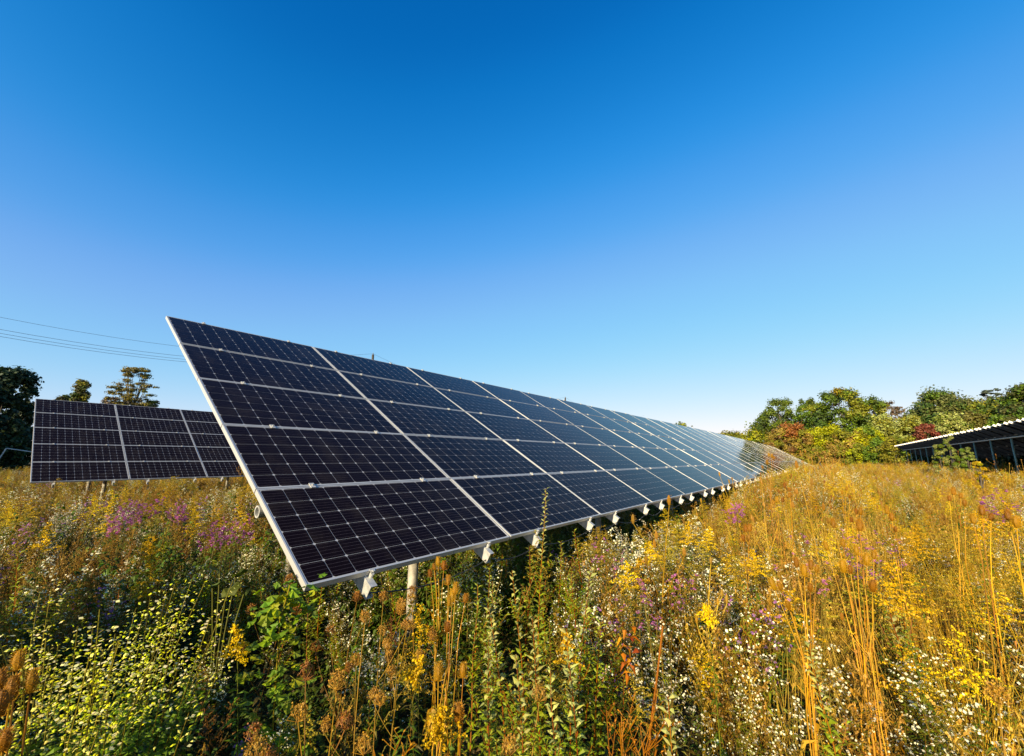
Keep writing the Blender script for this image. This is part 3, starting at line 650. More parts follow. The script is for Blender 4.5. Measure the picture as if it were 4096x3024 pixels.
def scatter(name, protos, P, rot, sc, label):
    if len(P) == 0: return
    me = bpy.data.meshes.new(name); me.from_pydata(P.tolist(), [], [])
    a = me.attributes.new('rot', 'FLOAT_VECTOR', 'POINT'); a.data.foreach_set('vector', rot.astype(np.float32).ravel())
    a = me.attributes.new('scl', 'FLOAT_VECTOR', 'POINT'); a.data.foreach_set('vector', sc.astype(np.float32).ravel())
    a = me.attributes.new('pick', 'INT', 'POINT'); a.data.foreach_set('value', rng.integers(0, len(protos), len(P)).astype(np.int32))
    ng = bpy.data.node_groups.new(name, 'GeometryNodeTree'); ng.interface.new_socket('Geometry', in_out='INPUT', socket_type='NodeSocketGeometry'); ng.interface.new_socket('Geometry', in_out='OUTPUT', socket_type='NodeSocketGeometry')
    n = ng.nodes; l = ng.links; gi = n.new('NodeGroupInput'); go = n.new('NodeGroupOutput')
    iop = n.new('GeometryNodeInstanceOnPoints'); jn = n.new('GeometryNodeJoinGeometry')
    for p in reversed(protos):
        oi = n.new('GeometryNodeObjectInfo'); oi.inputs['Object'].default_value = p; oi.inputs['As Instance'].default_value = True
        l.new(oi.outputs['Geometry'], jn.inputs[0])
    def attr(nm, ty):
        q = n.new('GeometryNodeInputNamedAttribute'); q.data_type = ty; q.inputs['Name'].default_value = nm; return q.outputs['Attribute']
    l.new(gi.outputs[0], iop.inputs['Points']); l.new(jn.outputs[0], iop.inputs['Instance'])
    iop.inputs['Pick Instance'].default_value = True; l.new(attr('pick', 'INT'), iop.inputs['Instance Index'])
    l.new(attr('rot', 'FLOAT_VECTOR'), iop.inputs['Rotation']); l.new(attr('scl', 'FLOAT_VECTOR'), iop.inputs['Scale'])
    l.new(iop.outputs[0], go.inputs[0])
    o = link(bpy.data.objects.new(name, me)); o['kind'] = 'stuff'; o['label'] = label; o['category'] = 'meadow plants'
    m = o.modifiers.new('scatter', 'NODES'); m.node_group = ng
    return o

# ---- where each kind grows: base weights by area plus round patches (x, y, radius, weights)
ZONES = [
 # left background, brown with goldenrod and purple
 (2.5, 10, 5.5, dict(brown_weeds=8, tan_weeds=2, goldenrods=1.0, faded_goldenrods=3, white_asters=4, green_undergrowth=7, leafy_weeds=2, white_aster_clouds=1.5, purple_asters=1.0)),
 (1.2, 6.2, 1.8, dict(brown_weeds=8, tan_weeds=1.5, goldenrods=.8, white_asters=4, green_undergrowth=6, leafy_weeds=1, white_aster_clouds=1, purple_asters=.4)),
 (.9, 4.3, .9, dict(green_undergrowth=10, white_asters=4, goldenrods=.6, brown_weeds=2)),
 (1.6, 3.2, .7, dict(green_undergrowth=10, white_asters=3, leafy_weeds=1)),
 (.45, 2.75, .38, dict(green_undergrowth=12)),
 (.85, 2.55, .3, dict(green_undergrowth=12)),
 (.35, 1.8, .55, dict(white_asters=8, brown_weeds=7, green_undergrowth=4, white_aster_clouds=3, faded_goldenrods=1)),
 (.75, 1.5, .45, dict(white_asters=8, brown_weeds=6, green_undergrowth=5, tan_weeds=2)),
 (1.15, 2.1, .5, dict(green_undergrowth=9, wild_carrots=2, leafy_weeds=2)),
 (1.1, 1.25, .4, dict(green_undergrowth=6, goldenrods=.1, brown_weeds=3, wild_carrots=1)),
 (1.55, 1.1, .45, dict(leafy_weeds=10, green_undergrowth=4, white_asters=2)),
 (2.2, 1.75, .7, dict(leafy_weeds=11, green_undergrowth=3, faded_goldenrods=2, white_asters=3)),
 (3.6, 2.4, .9, dict(leafy_weeds=8, green_undergrowth=5, faded_goldenrods=3, white_asters=3)),
 (1.8, .65, .45, dict(white_asters=9, brown_weeds=5, goldenrods=1.2, leafy_weeds=2)),
 (2.8, 1.0, .7, dict(white_asters=10, goldenrods=1.6, faded_goldenrods=3, brown_weeds=2, purple_asters=.12, white_aster_clouds=2)),
 (4.5, 1.4, 1.1, dict(white_asters=7, goldenrods=1.6, faded_goldenrods=3, brown_weeds=3, purple_asters=.12, white_aster_clouds=2)),
 (6.3, 1.9, 1.1, dict(white_aster_clouds=13, faded_goldenrods=2)),
 (3.3, .25, .7, dict(orange_grass=1.3, tan_weeds=6, goldenrods=2.2, teasels_far=1.0, white_asters=5, leafy_weeds=2, white_aster_clouds=1, faded_goldenrods=4)),
 (4.3, -.35, 1.0, dict(orange_grass=2, tan_weeds=6, goldenrods=2.5, dry_grass=1.5, leafy_weeds=2, white_asters=3, teasels_far=1.0, faded_goldenrods=4)),
 (2.3, -.05, .6, dict(white_asters=10, leafy_weeds=5, green_undergrowth=4, brown_weeds=2)),
 (1.7, .1, .5, dict(white_asters=8, leafy_weeds=2, green_undergrowth=5)),
 (2.6, -.6, .5, dict(white_asters=6, dry_grass=3, tan_weeds=3)),
 (7, 0, 2.2, dict(tan_weeds=8, orange_grass=3, goldenrods=3, teasels_far=1.1, faded_goldenrods=3, white_asters=2, purple_asters=.15)),
 (10, 1.2, 2.2, dict(tan_weeds=7, dry_grass=3, goldenrods=2.6, teasels_far=1.8, brown_weeds=3, purple_asters=.2)),
]
BASE = dict(tan_weeds=2.0, dry_grass=.45, goldenrods=.8, faded_goldenrods=1.5, white_asters=.9, orange_grass=.35, teasels_far=.22, brown_weeds=1.9, purple_asters=.06, leafy_weeds=.9, green_undergrowth=.8, white_aster_clouds=.3)
names = list(KINDS)
def weights(x, y):
    W = np.zeros((len(x), len(names)))
    left = sstep((y-4)/3)*sstep((14-x)/8)
    near = .12+.88*sstep((np.hypot(x, y)-2.8)/4)
    lf = sstep((y-.5)/1.2)*sstep((6-x)/3)
    for k, v in BASE.items(): W[:, names.index(k)] += v*near*(1-.9*lf*(k in ('orange_grass', 'dry_grass', 'teasels_far', 'tan_weeds')))
    W[:, names.index('brown_weeds')] += left*3
    for cx, cy, r, d in ZONES:
        g = np.exp(-((x-cx)**2+(y-cy)**2)/(2*(r*.6)**2))
        for k, v in d.items(): W[:, names.index(k)] += v*g
    # shade below the near row: leafy green
    un = ((x > 1.5) & (y > 2.7) & (y < 7.2)).astype(float)[:, None]
    g = np.zeros(len(names)); g[names.index('green_undergrowth')] = 8; g[names.index('leafy_weeds')] = 3; g[names.index('white_asters')] = 1
    W = W*(1-un)+un*g
    # patchiness
    for i in range(len(names)):
        f = .55+.9*(.5+.5*np.sin(x*(1.1+.13*i)+i*1.7+2*np.sin(y*.9+i)))*(.5+.5*np.cos(y*(1.3+.1*i)+i*2.3))*1.6
        W[:, i] *= f**1.7
    return W
def in_view(x, y, m=R(6)):
    a = np.arctan2(y, x)-HEAD; return (np.abs(a) < R(51)+m)
def fill(n, xr, yr, cond, hs=1.0, jitter=.22):
    x = rng.uniform(*xr, n); y = rng.uniform(*yr, n); k = cond(x, y); x = x[k]; y = y[k]
    W = weights(x, y); W /= W.sum(1)[:, None]; cu = W.cumsum(1); pick = (rng.random(len(x))[:, None] > cu).sum(1).clip(0, len(names)-1)
    s = hs*rng.uniform(1-jitter, 1+jitter, len(x))
    return x, y, pick, s
def h_field(x, y):
    """height the meadow reaches"""
    d = np.hypot(x, y)
    h = np.interp(d, [0, 1.2, 2.2, 4, 8, 15, 120], [.35, .5, .85, 1.0, .95, .95, 1.0])
    h = h*(.93+.12*np.sin(x*1.9+y)*np.cos(y*2.3-x*.6))
    # keep below the panels, low where the photo looks into the shade left of the near row
    h = np.where((y > 2.2) & (x > 1.1) & (y < 7), np.minimum(h, .92), h)
    h = h*(1-.42*np.exp(-((x-1.35)**2+(y-3.1)**2)/(2*.65**2)))
    h = h*(1-.45*np.exp(-((x-.6)**2/(2*.8**2)+(y-4.0)**2/(2*.45**2))))
    h = h*(1-.35*np.exp(-((x-1.2)**2+(y-1.35)**2)/(2*.3**2)))*(1-.3*np.exp(-((x-2.2)**2+(y+.05)**2)/(2*.4**2)))
    h = h*(1+.16*(sstep((y-8)/3)*(x < 10)))
    h = np.where((x > 20) & (x < 75) & (y < -4.5-.02*x), h*1.3, h)
    h = np.where((x > 13) & (y > -.5) & (y < 2.6), h*1.32, h)
    # the view on to the first post stays open, as in the photo
    ang = np.arctan2(y, x); a0 = math.atan2(*ray(1625, 2470)[1::-1]); a1 = math.atan2(*ray(1745, 2470)[1::-1]); tl = ray(1690, 2475)[2]
    h = np.where((ang < a0) & (ang > a1) & (d < 4.35), np.minimum(h, (CAM_Z+tl*d)*1.0), h)
    return h
parts = []
dist = lambda x, y: np.hypot(x, y)
A = lambda *a, **k: parts.append(fill(*a, **k))
A(900, (0, 5.5), (-2.5, 5.5), lambda x, y: in_view(x, y, R(9)) & (dist(x, y) > 1.0) & (dist(x, y) < 5.5))
A(5200, (-.5, 15), (-5, 19), lambda x, y: in_view(x, y) & (dist(x, y) >= 5.0) & (dist(x, y) < 19) & ~((y > 7.5) & (x > 6.5)))
A(7500, (14, 45), (-13, 8), lambda x, y: in_view(x, y) & (dist(x, y) >= 15) & (dist(x, y) < 45))
A(7500, (40, 128), (-22, 12), lambda x, y: in_view(x, y) & (dist(x, y) >= 42), hs=1.1)
A(3500, (-3, 26), (17, 62), lambda x, y: in_view(x, y) & (dist(x, y) > 18))
A(1100, (-7, .35), (-3, 8), lambda x, y: (dist(x, y) > .75) & ~in_view(x, y, R(6)), hs=1.12)
X = np.concatenate([p[0] for p in parts]); Y = np.concatenate([p[1] for p in parts]); PK = np.concatenate([p[2] for p in parts]); SC = np.concatenate([p[3] for p in parts])
HF = h_field(X, Y); GZ = ground(X, Y)
for i, nm in enumerate(names):
    k = PK == i
    if not k.any(): continue
    h0 = KINDS[nm][1]; n = k.sum()
    tall = 1.5 if nm == 'teasels_far' else (1.15 if nm == 'orange_grass' else 1.0)
    if nm == 'goldenrods': k = k & ~((np.hypot(X, Y) < 3.2) & (rng.random(len(X)) < .7)); n = k.sum()
    if nm == 'teasels_far': k = k & ~((X > 1.2) & (Y > 1.7) & (Y < 7.5)); n = k.sum()
    s = (SC*HF/h0)[k]*tall
    if nm == 'green_undergrowth': s = s*np.where(np.hypot(X[k], Y[k]) < 4.5, .66, .85)
    if nm == 'leaf_litter_plants': s = SC[k]
    sx = np.maximum(s, .8)*rng.uniform(.9, 1.15, n)
    P = np.stack([X[k], Y[k], GZ[k]], 1)
    rot = np.stack([rng.normal(0, .07, n), rng.normal(0, .07, n), rng.uniform(0, 6.28, n)], 1)
    scatter(nm, PROTO[nm], P, rot, np.stack([sx, sx, s], 1), KINDS[nm][2])
# dark leaves at the soil
n = 2600; x = rng.uniform(-.3, 12, n); y = rng.uniform(-3, 12, n); k = in_view(x, y, R(9)) & (dist(x, y) > .8); x = x[k]; y = y[k]; n = len(x)
scatter('leaf_litter', PROTO['leaf_litter_plants'], np.stack([x, y, ground(x, y)], 1), np.stack([0*x, 0*x, rng.uniform(0, 6.28, n)], 1), rng.uniform(.8, 1.5, (n, 1))*np.ones((1, 3)), 'low dark leaves covering the soil')

# ------------------------------------------------------------------ single plants one can point to
def place(px, py, D): 
    T = at(px, py, D); g = float(ground(T.x, T.y)); return T, g
def hero(name, cat, px, py, D, label, group, builder, hmul=1.0):
    T, g = place(px, py, D); H = T.z-g; t = empty(name, (T.x, T.y, g)); tag(t, label, cat, group); t.rotation_euler.z = U(0, 6.28)
    for nm, me, kind in builder(H): child(nm, me, t, kind=kind)
    return t
def split(fnlist):
    out = []
    for nm, fn, kind in fnlist:
        b = MB(); fn(b); out.append((nm, b.mesh(nm, M_PL), kind))
    return out
def b_goldenrod(fc=YEL, plume=.32, bl=.17):
    def f(H):
        st = arc((0, 0, 0), (U(-.06, .06), U(-.06, .06), 1), H, 0, 6)
        def stem(b): b.tube(st, [.0045, .004, .0035, .003, .002, .0015, .001], (.13, .13, .03), 5)
        def leaves(b):
            for k in range(60): t = .05+.7*k/60; b.leaf(along(st, t), rdir(.25), U(.06, .11)*(1.15-t*.5), U(.009, .016), vj((.10, .15, .02), .3), .35)
        def fl(b):
            t0 = 1-plume/H
            for k in range(34):
                t = t0+(1-t0)*k/34; p = along(st, t); L = bl*(1.06-(t-t0)/(1-t0))*U(.7, 1.1)+.012
                br = arc(p, rdir(.5), L, -.6, 4); b.tube(br, .001, vj((.2, .2, .03)), 3)
                n = int(34*L/.1)+8; Pn = np.array([along(br, float(x)) for x in rng.random(n)])+rng.normal(size=(n, 3))*.004+np.array([0, 0, .004])
                b.quads(Pn, rng.normal(size=(n, 3))+np.array([0, 0, 1]), .009*rng.uniform(.6, 1.4, n), np.array(fc)*rng.uniform(.7, 1.2, (n, 1)))
        return split([('stem', stem, None), ('leaves', leaves, 'stuff'), ('flower_plume', fl, 'stuff')])
    return f
GG = 'goldenrods in flower'
for px, py, D, lab in [
 (590, 2150, 5.0, 'bright goldenrod plume in the brown weeds left of the near row'),
 (600, 2240, 4.7, 'goldenrod just in front of the bright plume at left'),
 (835, 1995, 8.3, 'tallest goldenrod of the clump below the far-left row'),
 (790, 2020, 8.0, 'goldenrod on the left of the clump below the far-left row'),
 (885, 2010, 8.1, 'goldenrod on the right of the clump below the far-left row'),
 (1000, 1985, 7.9, 'goldenrod close behind the near row\'s left edge'),
 (150, 2085, 6.8, 'goldenrod near the left edge of the photo'),
 (430, 2010, 8.4, 'small goldenrod between purple asters at left'),
 (1043, 2500, 2.5, 'small goldenrod left of the vine under the panel corner'),
 (1629, 2600, 2.1, 'goldenrod standing left of the tall teasels'),
 (1784, 2765, 1.75, 'bright goldenrod between the two low teasels'),
 (1700, 2425, 3.0, 'goldenrod flowering against the foot of the post'),
 (2352, 2545, 2.25, 'goldenrod left of the orange-leaved seedling'),
 (2512, 2215, 4.0, 'narrow goldenrod spike below the near row'),
 (2545, 2250, 3.7, 'goldenrod plume beside purple asters below the near row'),
 (2575, 2165, 4.3, 'goldenrod half hidden in white asters below the near row'),
 (2650, 2035, 5.6, 'faded golden plume reaching the brackets of the near row'),
 (2729, 2080, 5.6, 'small goldenrod below the brackets'),
 (2773, 2100, 5.6, 'goldenrod in the pale aster cloud'),
 (2828, 2430, 2.8, 'goldenrod spike in the white asters right of centre'),
 (2995, 2200, 4.2, 'goldenrod left of the orange teasels'),
 (3613, 2095, 4.6, 'goldenrod right of the pink asters'),
 (3622, 2265, 3.2, 'goldenrod right of the orange teasels'),
 (3815, 2030, 5.2, 'yellow goldenrod clump in the golden field at right'),
 (3470, 1935, 10, 'goldenrod in the middle of the golden field'),
 (3240, 1960, 9, 'goldenrod behind the dry teasels'),
 (3080, 1985, 9.3, 'goldenrod near the far brackets of the near row'),
 (4040, 2010, 5.5, 'goldenrod at the right edge of the field')]:
    hero('goldenrod', 'goldenrod', px, py, D, lab, GG, b_goldenrod((.42, .29, .06) if 'faded' in lab else YEL, U(.11, .17) if D < 3 else (U(.2, .32) if D < 7 else .42), .07 if D < 3 else .15))
def b_aster(H):
    big = H_D > 5.5
    sts = [arc((U(-.03, .03), U(-.03, .03), 0), (U(-.13, .13), U(-.13, .13), 1), H*U(.9, 1), 0, 5) for _ in range(3)]
    brs = []
    for st in sts:
        for k in range(12 if big else 5): brs.append(arc(along(st, U(.78, 1)), rdir(.8), U(.03, .075)*(2.2 if big else 1), .4, 3))
    def stem(b):
        for st in sts: b.tube(st, .0025, (.16, .12, .04), 4)
        for br in brs: b.tube(br, .001, (.16, .13, .05), 3)
    def leaves(b):
        for st in sts:
            for k in range(34): b.leaf(along(st, U(.1, .95)), rdir(.2), U(.03, .06), .01, vj((.11, .14, .03), .3), .3)
    def fl(b):
        for br in brs:
            for q in range(5 if big else 3):
                p = along(br, U(.5, 1))+Vector((U(-.012, .012), U(-.012, .012), U(0, .015))); n = Vector((U(-.6, .6), U(-.6, .6), .8)).normalized(); a = n.orthogonal().normalized()
                c = vj((.44, .17, .38), .2)
                for j in range(7):
                    d = Matrix.Rotation(j*math.pi*2/7, 3, n) @ a; b.leaf(p, d+n*.15, .017 if big else .012, .008 if big else .005, c, 0)
                b.quads(np.array([p+n*.002]), np.array([n]), .006, np.array([(.55, .33, .03)]))
    return split([('stem', stem, None), ('leaves', leaves, 'stuff'), ('flowers', fl, 'stuff')])
GP = 'purple asters in flower'
for px, py, D, lab in [
 (470, 2050, 7.6, 'purple aster clump, leftmost of those below the far-left row'), (520, 2020, 7.8, 'purple aster second from left below the far-left row'), (585, 2000, 8.2, 'tall purple aster below the far-left row\'s first panel'),
 (732, 2010, 8.0, 'purple aster left of the yellow goldenrod clump'), (860, 2105, 6.0, 'purple aster in front of the goldenrod clump'), (925, 2090, 6.0, 'purple aster nearest the open pipe end'),
 (20, 2190, 5.4, 'purple aster on the left edge of the photo'), (2380, 2155, 4.6, 'purple aster left of the second post'), (2425, 2155, 4.6, 'purple aster at the foot of the second post'),
 (2450, 2190, 4.4, 'small pink aster right of the second post'), (2635, 2285, 3.5, 'pink-purple aster right of the goldenrod plume'), (2590, 2320, 3.4, 'pink aster beside the goldenrod plume'), (2560, 2375, 3.1, 'violet aster low in the white asters'),
 (2920, 2005, 6.8, 'violet asters near the pale aster cloud'), (3300, 2120, 4.3, 'pink aster left of the orange teasels\' heads'), (3395, 2115, 4.4, 'pink aster among the orange teasel heads'), (3460, 2080, 4.7, 'magenta aster right of the teasel heads'),
 (3500, 2115, 4.5, 'magenta aster farthest right of the pink group'), (3190, 2230, 3.6, 'pink aster among the left orange teasels'), (3420, 2185, 3.8, 'pink aster low between the teasels'), (4005, 1950, 7.5, 'purple aster before the dark right-hand row'),
 (2770, 2300, 3.8, 'single pink aster in the white asters')]:
    H_D = D
    hero('purple_aster', 'aster', px, py, D, lab, GP, b_aster)
def b_lance(H, lc=(.20, .23, .045)):
    st = arc((0, 0, 0), (U(-.05, .05), U(-.05, .05), 1), H, 0, 8)
    brs = [arc(along(st, U(.35, .82)), rdir(1.0), H*U(.08, .2), .6, 4) for _ in range(6)]
    def stem(b):
        b.tube(st, np.linspace(.006, .0012, 9).tolist(), (.26, .10, .04), 5)
        for br in brs: b.tube(br, .0016, (.26, .12, .05), 3)
    def leaves(b):
        n = int(95*H/1.2)
        for k in range(n):
            t = .1+.9*k/n; a = k*2.4; d = Vector((math.cos(a), math.sin(a), .8)); c = vj(lc, .25)
            if t > .7: c = (c[0]*1.9, c[1]*1.6, c[2]*3.2)
            b.leaf(along(st, t), d, .092*U(.7, 1.15)*(1.2-.68*t), .024*(1.15-.4*t), c, U(.1, .5))
        for br in brs:
            for q in range(16): b.leaf(along(br, q/16), Vector((math.cos(q*2.4), math.sin(q*2.4), .7)), .05*U(.6, 1), .011, vj(lc, .25), .3)
    return split([('stem', stem, None), ('leaves', leaves, 'stuff')])
GL = 'leafy narrow-leaved stems'
for px, py, D, lab in [
 (2141, 1950, 3.0, 'tall leafy sapling rising in front of the near row\'s lower edge'),
 (1960, 2330, 2.7, 'leafy stem left of the tall sapling with reddish stalk'), (2100, 2280, 2.6, 'leafy stem directly beneath the tall sapling'), (2290, 2270, 2.6, 'leafy stem right of the tall sapling'),
 (2050, 2430, 2.2, 'leafy stem with large curled leaves left of centre bottom'), (2185, 2420, 2.2, 'leafy branching stem with orange-red stalk'), (2260, 2520, 2.0, 'leafy stem between the branching one and the goldenrod'),
 (1985, 2560, 1.9, 'low leafy stem right of the low teasels'), (2120, 2640, 1.75, 'leafy stem at the bottom centre before the dark gap'), (2230, 2700, 1.8, 'low leafy stem right of bottom centre'), (2340, 2620, 1.9, 'leafy stem below the goldenrod'),
 (2630, 2740, 1.65, 'green leafy shoot low at the bottom right of centre'), (3330, 2560, 2.6, 'green leafy stem between the two orange teasel clumps'), (3640, 2300, 3.3, 'tall green leafy stem right of the orange teasels')]:
    hero('leafy_stem', 'wild plant', px, py, D, lab, GL, b_lance)
# orange-leaved seedling
def b_sumac(H):
    st = arc((0, 0, 0), (.03, .02, 1), H, 0, 6)
    def stem(b): b.tube(st, np.linspace(.007, .004, 7).tolist(), (.30, .12, .035), 6)
    return split([('stem', stem, None)])
T = hero('seedling', 'seedling', 2516, 2490, 2.15, 'seedling with big drooping orange-red leaves right of centre', None, b_sumac); T.rotation_euler.z = 0
H = at(2516, 2490, 2.15).z-float(T.location.z)
b = MB(); b.leaf((0, 0, 0), (0, 1, .1), .13, .045, (.50, .13, .03), .25); 
for v in (0,): pass
ME_OL = [None]*3
for i, c in enumerate([(.42, .16, .04), (.30, .09, .03), (.50, .24, .06)]):
    b = MB(); b.leaf((0, 0, 0), (0, 1, .05), .12, .042, c, .3); b.tube([(0, -.03, 0), (0, 0, 0)], .0015, c, 3); ME_OL[i] = b.mesh('leaf', M_PL)
for i in range(17):
    a = i*2.4; z = H*(.80+.20*i/17); child('leaf', ME_OL[i % 3], T, Matrix.Translation((.03+.02*math.cos(a), .02+.02*math.sin(a), z)) @ Matrix.Rotation(a, 4, 'Z') @ Matrix.Rotation(U(-.9, .3), 4, 'X') @ Matrix.Rotation(U(-.5, .5), 4, 'Y') @ Matrix.Diagonal((.55, U(.4, .7), .8, 1)))
# dead branched weeds, orange brown
def b_dead(c=(.36, .17, .05)):
    def f(H):
        def stem(b):
            st = arc((0, 0, 0), (U(-.05, .05), U(-.05, .05), 1), H*.85, 0, 4); b.tube(st, [.005, .005, .004, .003, .002], c, 5)
            for k in range(16):
                br = arc(along(st, U(.45, 1)), rdir(.9), U(.06, .2), .5, 4); b.tube(br, .0018, c, 3)
                for q in range(6): t2 = arc(along(br, U(.3, 1)), rdir(.9), U(.02, .06), .3, 2); b.tube(t2, .001, vj(c), 3); b.leaf(t2[-1], rdir(.6), .014, .006, vj((.50, .22, .06)), .1)
        return split([('stem', stem, None)])
    return f
GD = 'dead branching weeds'
for px, py, D, lab, c in [(2343, 2755, 1.6, 'dead orange-brown weed branching like a candelabra at bottom centre', (.36, .18, .06)), (2530, 2700, 1.8, 'dead rusty branching weed below the orange-leaved seedling', (.33, .15, .05)), (2620, 2790, 1.65, 'dead reddish weed right of the rusty one', (.30, .14, .05)),
  (1620, 2890, 1.4, 'dry brown clump at the bottom left of the low teasels', (.38, .16, .05)), (1464, 2930, 1.35, 'small dry brown clump on the bottom edge', (.34, .15, .05)), (1600, 2260, 3.3, 'dry twiggy weed standing left of the post', (.25, .14, .07))]:
    hero('dead_weed', 'dead weed', px, py, D, lab, GD, b_dead(c))
def b_umb(H):
    def stem(b): k_umbel(b, H)
    return split([('stem', stem, None)])
GU = 'dry wild carrot seed heads'
for px, py, D, lab in [(1500, 2440, 2.4, 'dry wild carrot with wide brown umbels under the first panel'), (1582, 2415, 2.5, 'round dry wild carrot head left of the post'), (1579, 2360, 2.7, 'highest wild carrot head left of the post'), (1322, 2425, 2.5, 'wild carrot head right of the vine'), (1466, 2515, 2.2, 'low wild carrot head under the first bracket'),
  (1657, 2395, 2.9, 'wild carrot head touching the post'), (1313, 2750, 1.65, 'wild carrot head in the dark gap at the bottom'), (1200, 2805, 1.55, 'brown wild carrot head among bottom white asters'), (1028, 2340, 3.0, 'single wild carrot head left of the panel corner'), (1990, 2900, 1.5, 'wild carrot head at bottom centre'), (3870, 2790, 2.0, 'straw-coloured wild carrot head at bottom right')]:
    hero('wild_carrot', 'wild carrot', px, py, D, lab, GU, b_umb)
# teasel clumps: heads given one by one
def teasel(base, heads, label, c=(.44, .25, .08), split_h=.45, hs=.85, group='dry teasels'):
    B = at(*base); g = float(ground(B.x, B.y)); t = empty('teasel', (B.x, B.y, g)); tag(t, label, 'teasel', group)
    for i, (px, py, D) in enumerate(heads):
        T = at(px, py, D)-Vector((B.x, B.y, g)); T.z -= .03
        fk = Vector((U(-.012, .012), U(-.012, .012), T.z*split_h*U(.7, 1.15)))
        mid = fk.lerp(T, .5)+Vector((T.x*-.08, T.y*-.08, .03))
        b = MB(); s0 = .012 if len(heads) < 3 else .07
        b0 = Vector((U(-s0, s0), U(-s0, s0), -.02)); fk = fk+b0*.8
        k1 = b0.lerp(fk, .5)+Vector((U(-.012, .012), U(-.012, .012), 0)); k2 = mid.lerp(T, .5)+Vector((U(-.01, .01), U(-.01, .01), 0))
        b.tube([b0, k1, fk, mid, k2, T], [.0036, .0034, .0030, .0025, .0021, .0017], [tuple(vj(c, .3)) for _ in range(6)], 5)
        for q in range(2): ql = arc(fk.lerp(mid, U(.1, .9)), rdir(.9), U(.05, .14), .4, 3); b.tube(ql, .0012, vj(c, .3), 3); b.leaf(ql[-1], rdir(.2), U(.04, .09), .01, vj(c, .3), .7)
        child('stem', b.mesh('stem', M_PL), t)
        d = (T-mid).normalized(); q = Vector((0, 0, 1)).rotation_difference(d).to_matrix().to_4x4()
        child('seed_head', HEADS[i % 3], t, Matrix.Translation(T) @ q @ Matrix.Rotation(U(0, 6), 4, 'Z') @ Matrix.Scale(hs*U(.88, 1.15), 4))
    b = MB()
    for k in range(10): b.leaf((0, 0, U(.1, .5)), rdir(-.1), U(.1, .2), .03, vj(c, .3), .7)
    child('leaves', b.mesh('leaves', M_PL), t, kind='stuff')
    return t
teasel((1793, 2760, 2.3), [(1794, 2318, 2.6), (1822, 2355, 2.5), (1861, 2388, 2.45), (1797, 2400, 2.4), (1809, 2387, 2.5), (1791, 2500, 2.2)], 'teasel with many heads on converging stems right of the post')
teasel((1752, 2700, 3.0), [(1722, 2290, 3.1), (1753, 2245, 3.2), (1738, 2262, 3.1), (1775, 2262, 3.1)], 'taller teasel close behind it touching the panel edge')
teasel((1757, 3000, 1.75), [(1754, 2690, 1.85)], 'low teasel with one head, left of the bottom pair')
teasel((1840, 3000, 1.8), [(1853, 2678, 1.85), (1836, 2856, 1.7)], 'low teasel with one high and one low head at bottom')
teasel((60, 3100, 1.4), [(80, 2625, 1.55), (53, 2745, 1.5)], 'teasel at the bottom left corner holding the highest head', (.30, .17, .05), .5, .66)
teasel((130, 3150, 1.4), [(133, 2712, 1.5)], 'teasel right of the corner group at bottom left', (.30, .17, .05), .5, .66)
teasel((10, 3150, 1.35), [(12, 2690, 1.45), (8, 2800, 1.4), (28, 2930, 1.3)], 'teasel cut by the left edge of the photo', (.30, .17, .05), .5, .66)
OC = (.52, .31, .11)
teasel((3235, 2620, 3.0), [(3185, 2248, 3.1), (3241, 2257, 3.1), (3263, 2267, 3.0), (3123, 2338, 2.9), (3098, 2338, 3.0), (3238, 2341, 2.95), (3154, 2412, 2.8), (3215, 2285, 3.05)], 'large orange teasel clump, the left one of two', OC)
teasel((3450, 2620, 3.0), [(3334, 2090, 3.3), (3436, 2102, 3.3), (3371, 2167, 3.2), (3424, 2198, 3.1), (3464, 2239, 3.1), (3492, 2214, 3.2), (3306, 2180, 3.2), (3374, 2267, 3.0), (3399, 2270, 3.0), (3486, 2341, 2.9)], 'large orange teasel clump, the right one of two', OC)
teasel((3600, 2350, 4.2), [(3566, 2068, 4.3), (3548, 2040, 4.4), (3580, 2110, 4.2)], 'slender orange teasel right of the pink asters', OC)
teasel((3440, 2300, 4.8), [(3424, 2043, 4.9), (3440, 2046, 4.8), (3405, 2075, 4.8)], 'orange teasel behind the two large clumps', OC)
teasel((2990, 2400, 4.2), [(2981, 2112, 4.4), (2997, 2112, 4.4), (2972, 2150, 4.2)], 'brown teasel at the left margin of the golden patch', (.36, .2, .07))
teasel((3085, 2100, 7.4), [(3075, 1819, 7.6), (3086, 1823, 7.5), (3050, 1866, 7.4), (3094, 1830, 7.5), (3068, 1850, 7.4)], 'very tall brown teasel overlapping the far end of the near row', (.36, .2, .08))
teasel((3120, 2200, 5.4), [(3093, 2008, 5.6), (3108, 2000, 5.6), (3129, 1997, 5.6), (3082, 2030, 5.5)], 'brown teasel in front of the far brackets', (.40, .23, .08))
teasel((3170, 2170, 5.6), [(3156, 1955, 6.0), (3158, 1978, 5.9), (3115, 1962, 5.8), (3138, 1940, 5.9)], 'brown teasel right of the one before the brackets', (.40, .23, .08))
teasel((3380, 2150, 7), [(3368, 1968, 7), (3385, 1952, 7.2), (3398, 1984, 7)], 'thin teasel in the middle of the field', OC)
teasel((3820, 2200, 5), [(3796, 1990, 5.2), (3812, 1965, 5.3), (3840, 1978, 5.2), (3855, 2010, 5)], 'teasel in the right part of the field', OC)
teasel((3930, 2300, 3.8), [(3890, 2075, 4), (3925, 2040, 4), (3960, 2062, 4)], 'teasel close to the right edge', OC)
teasel((4060, 2300, 3.6), [(4030, 2060, 3.8), (4062, 2088, 3.7)], 'teasel cut by the right edge of the photo', OC)
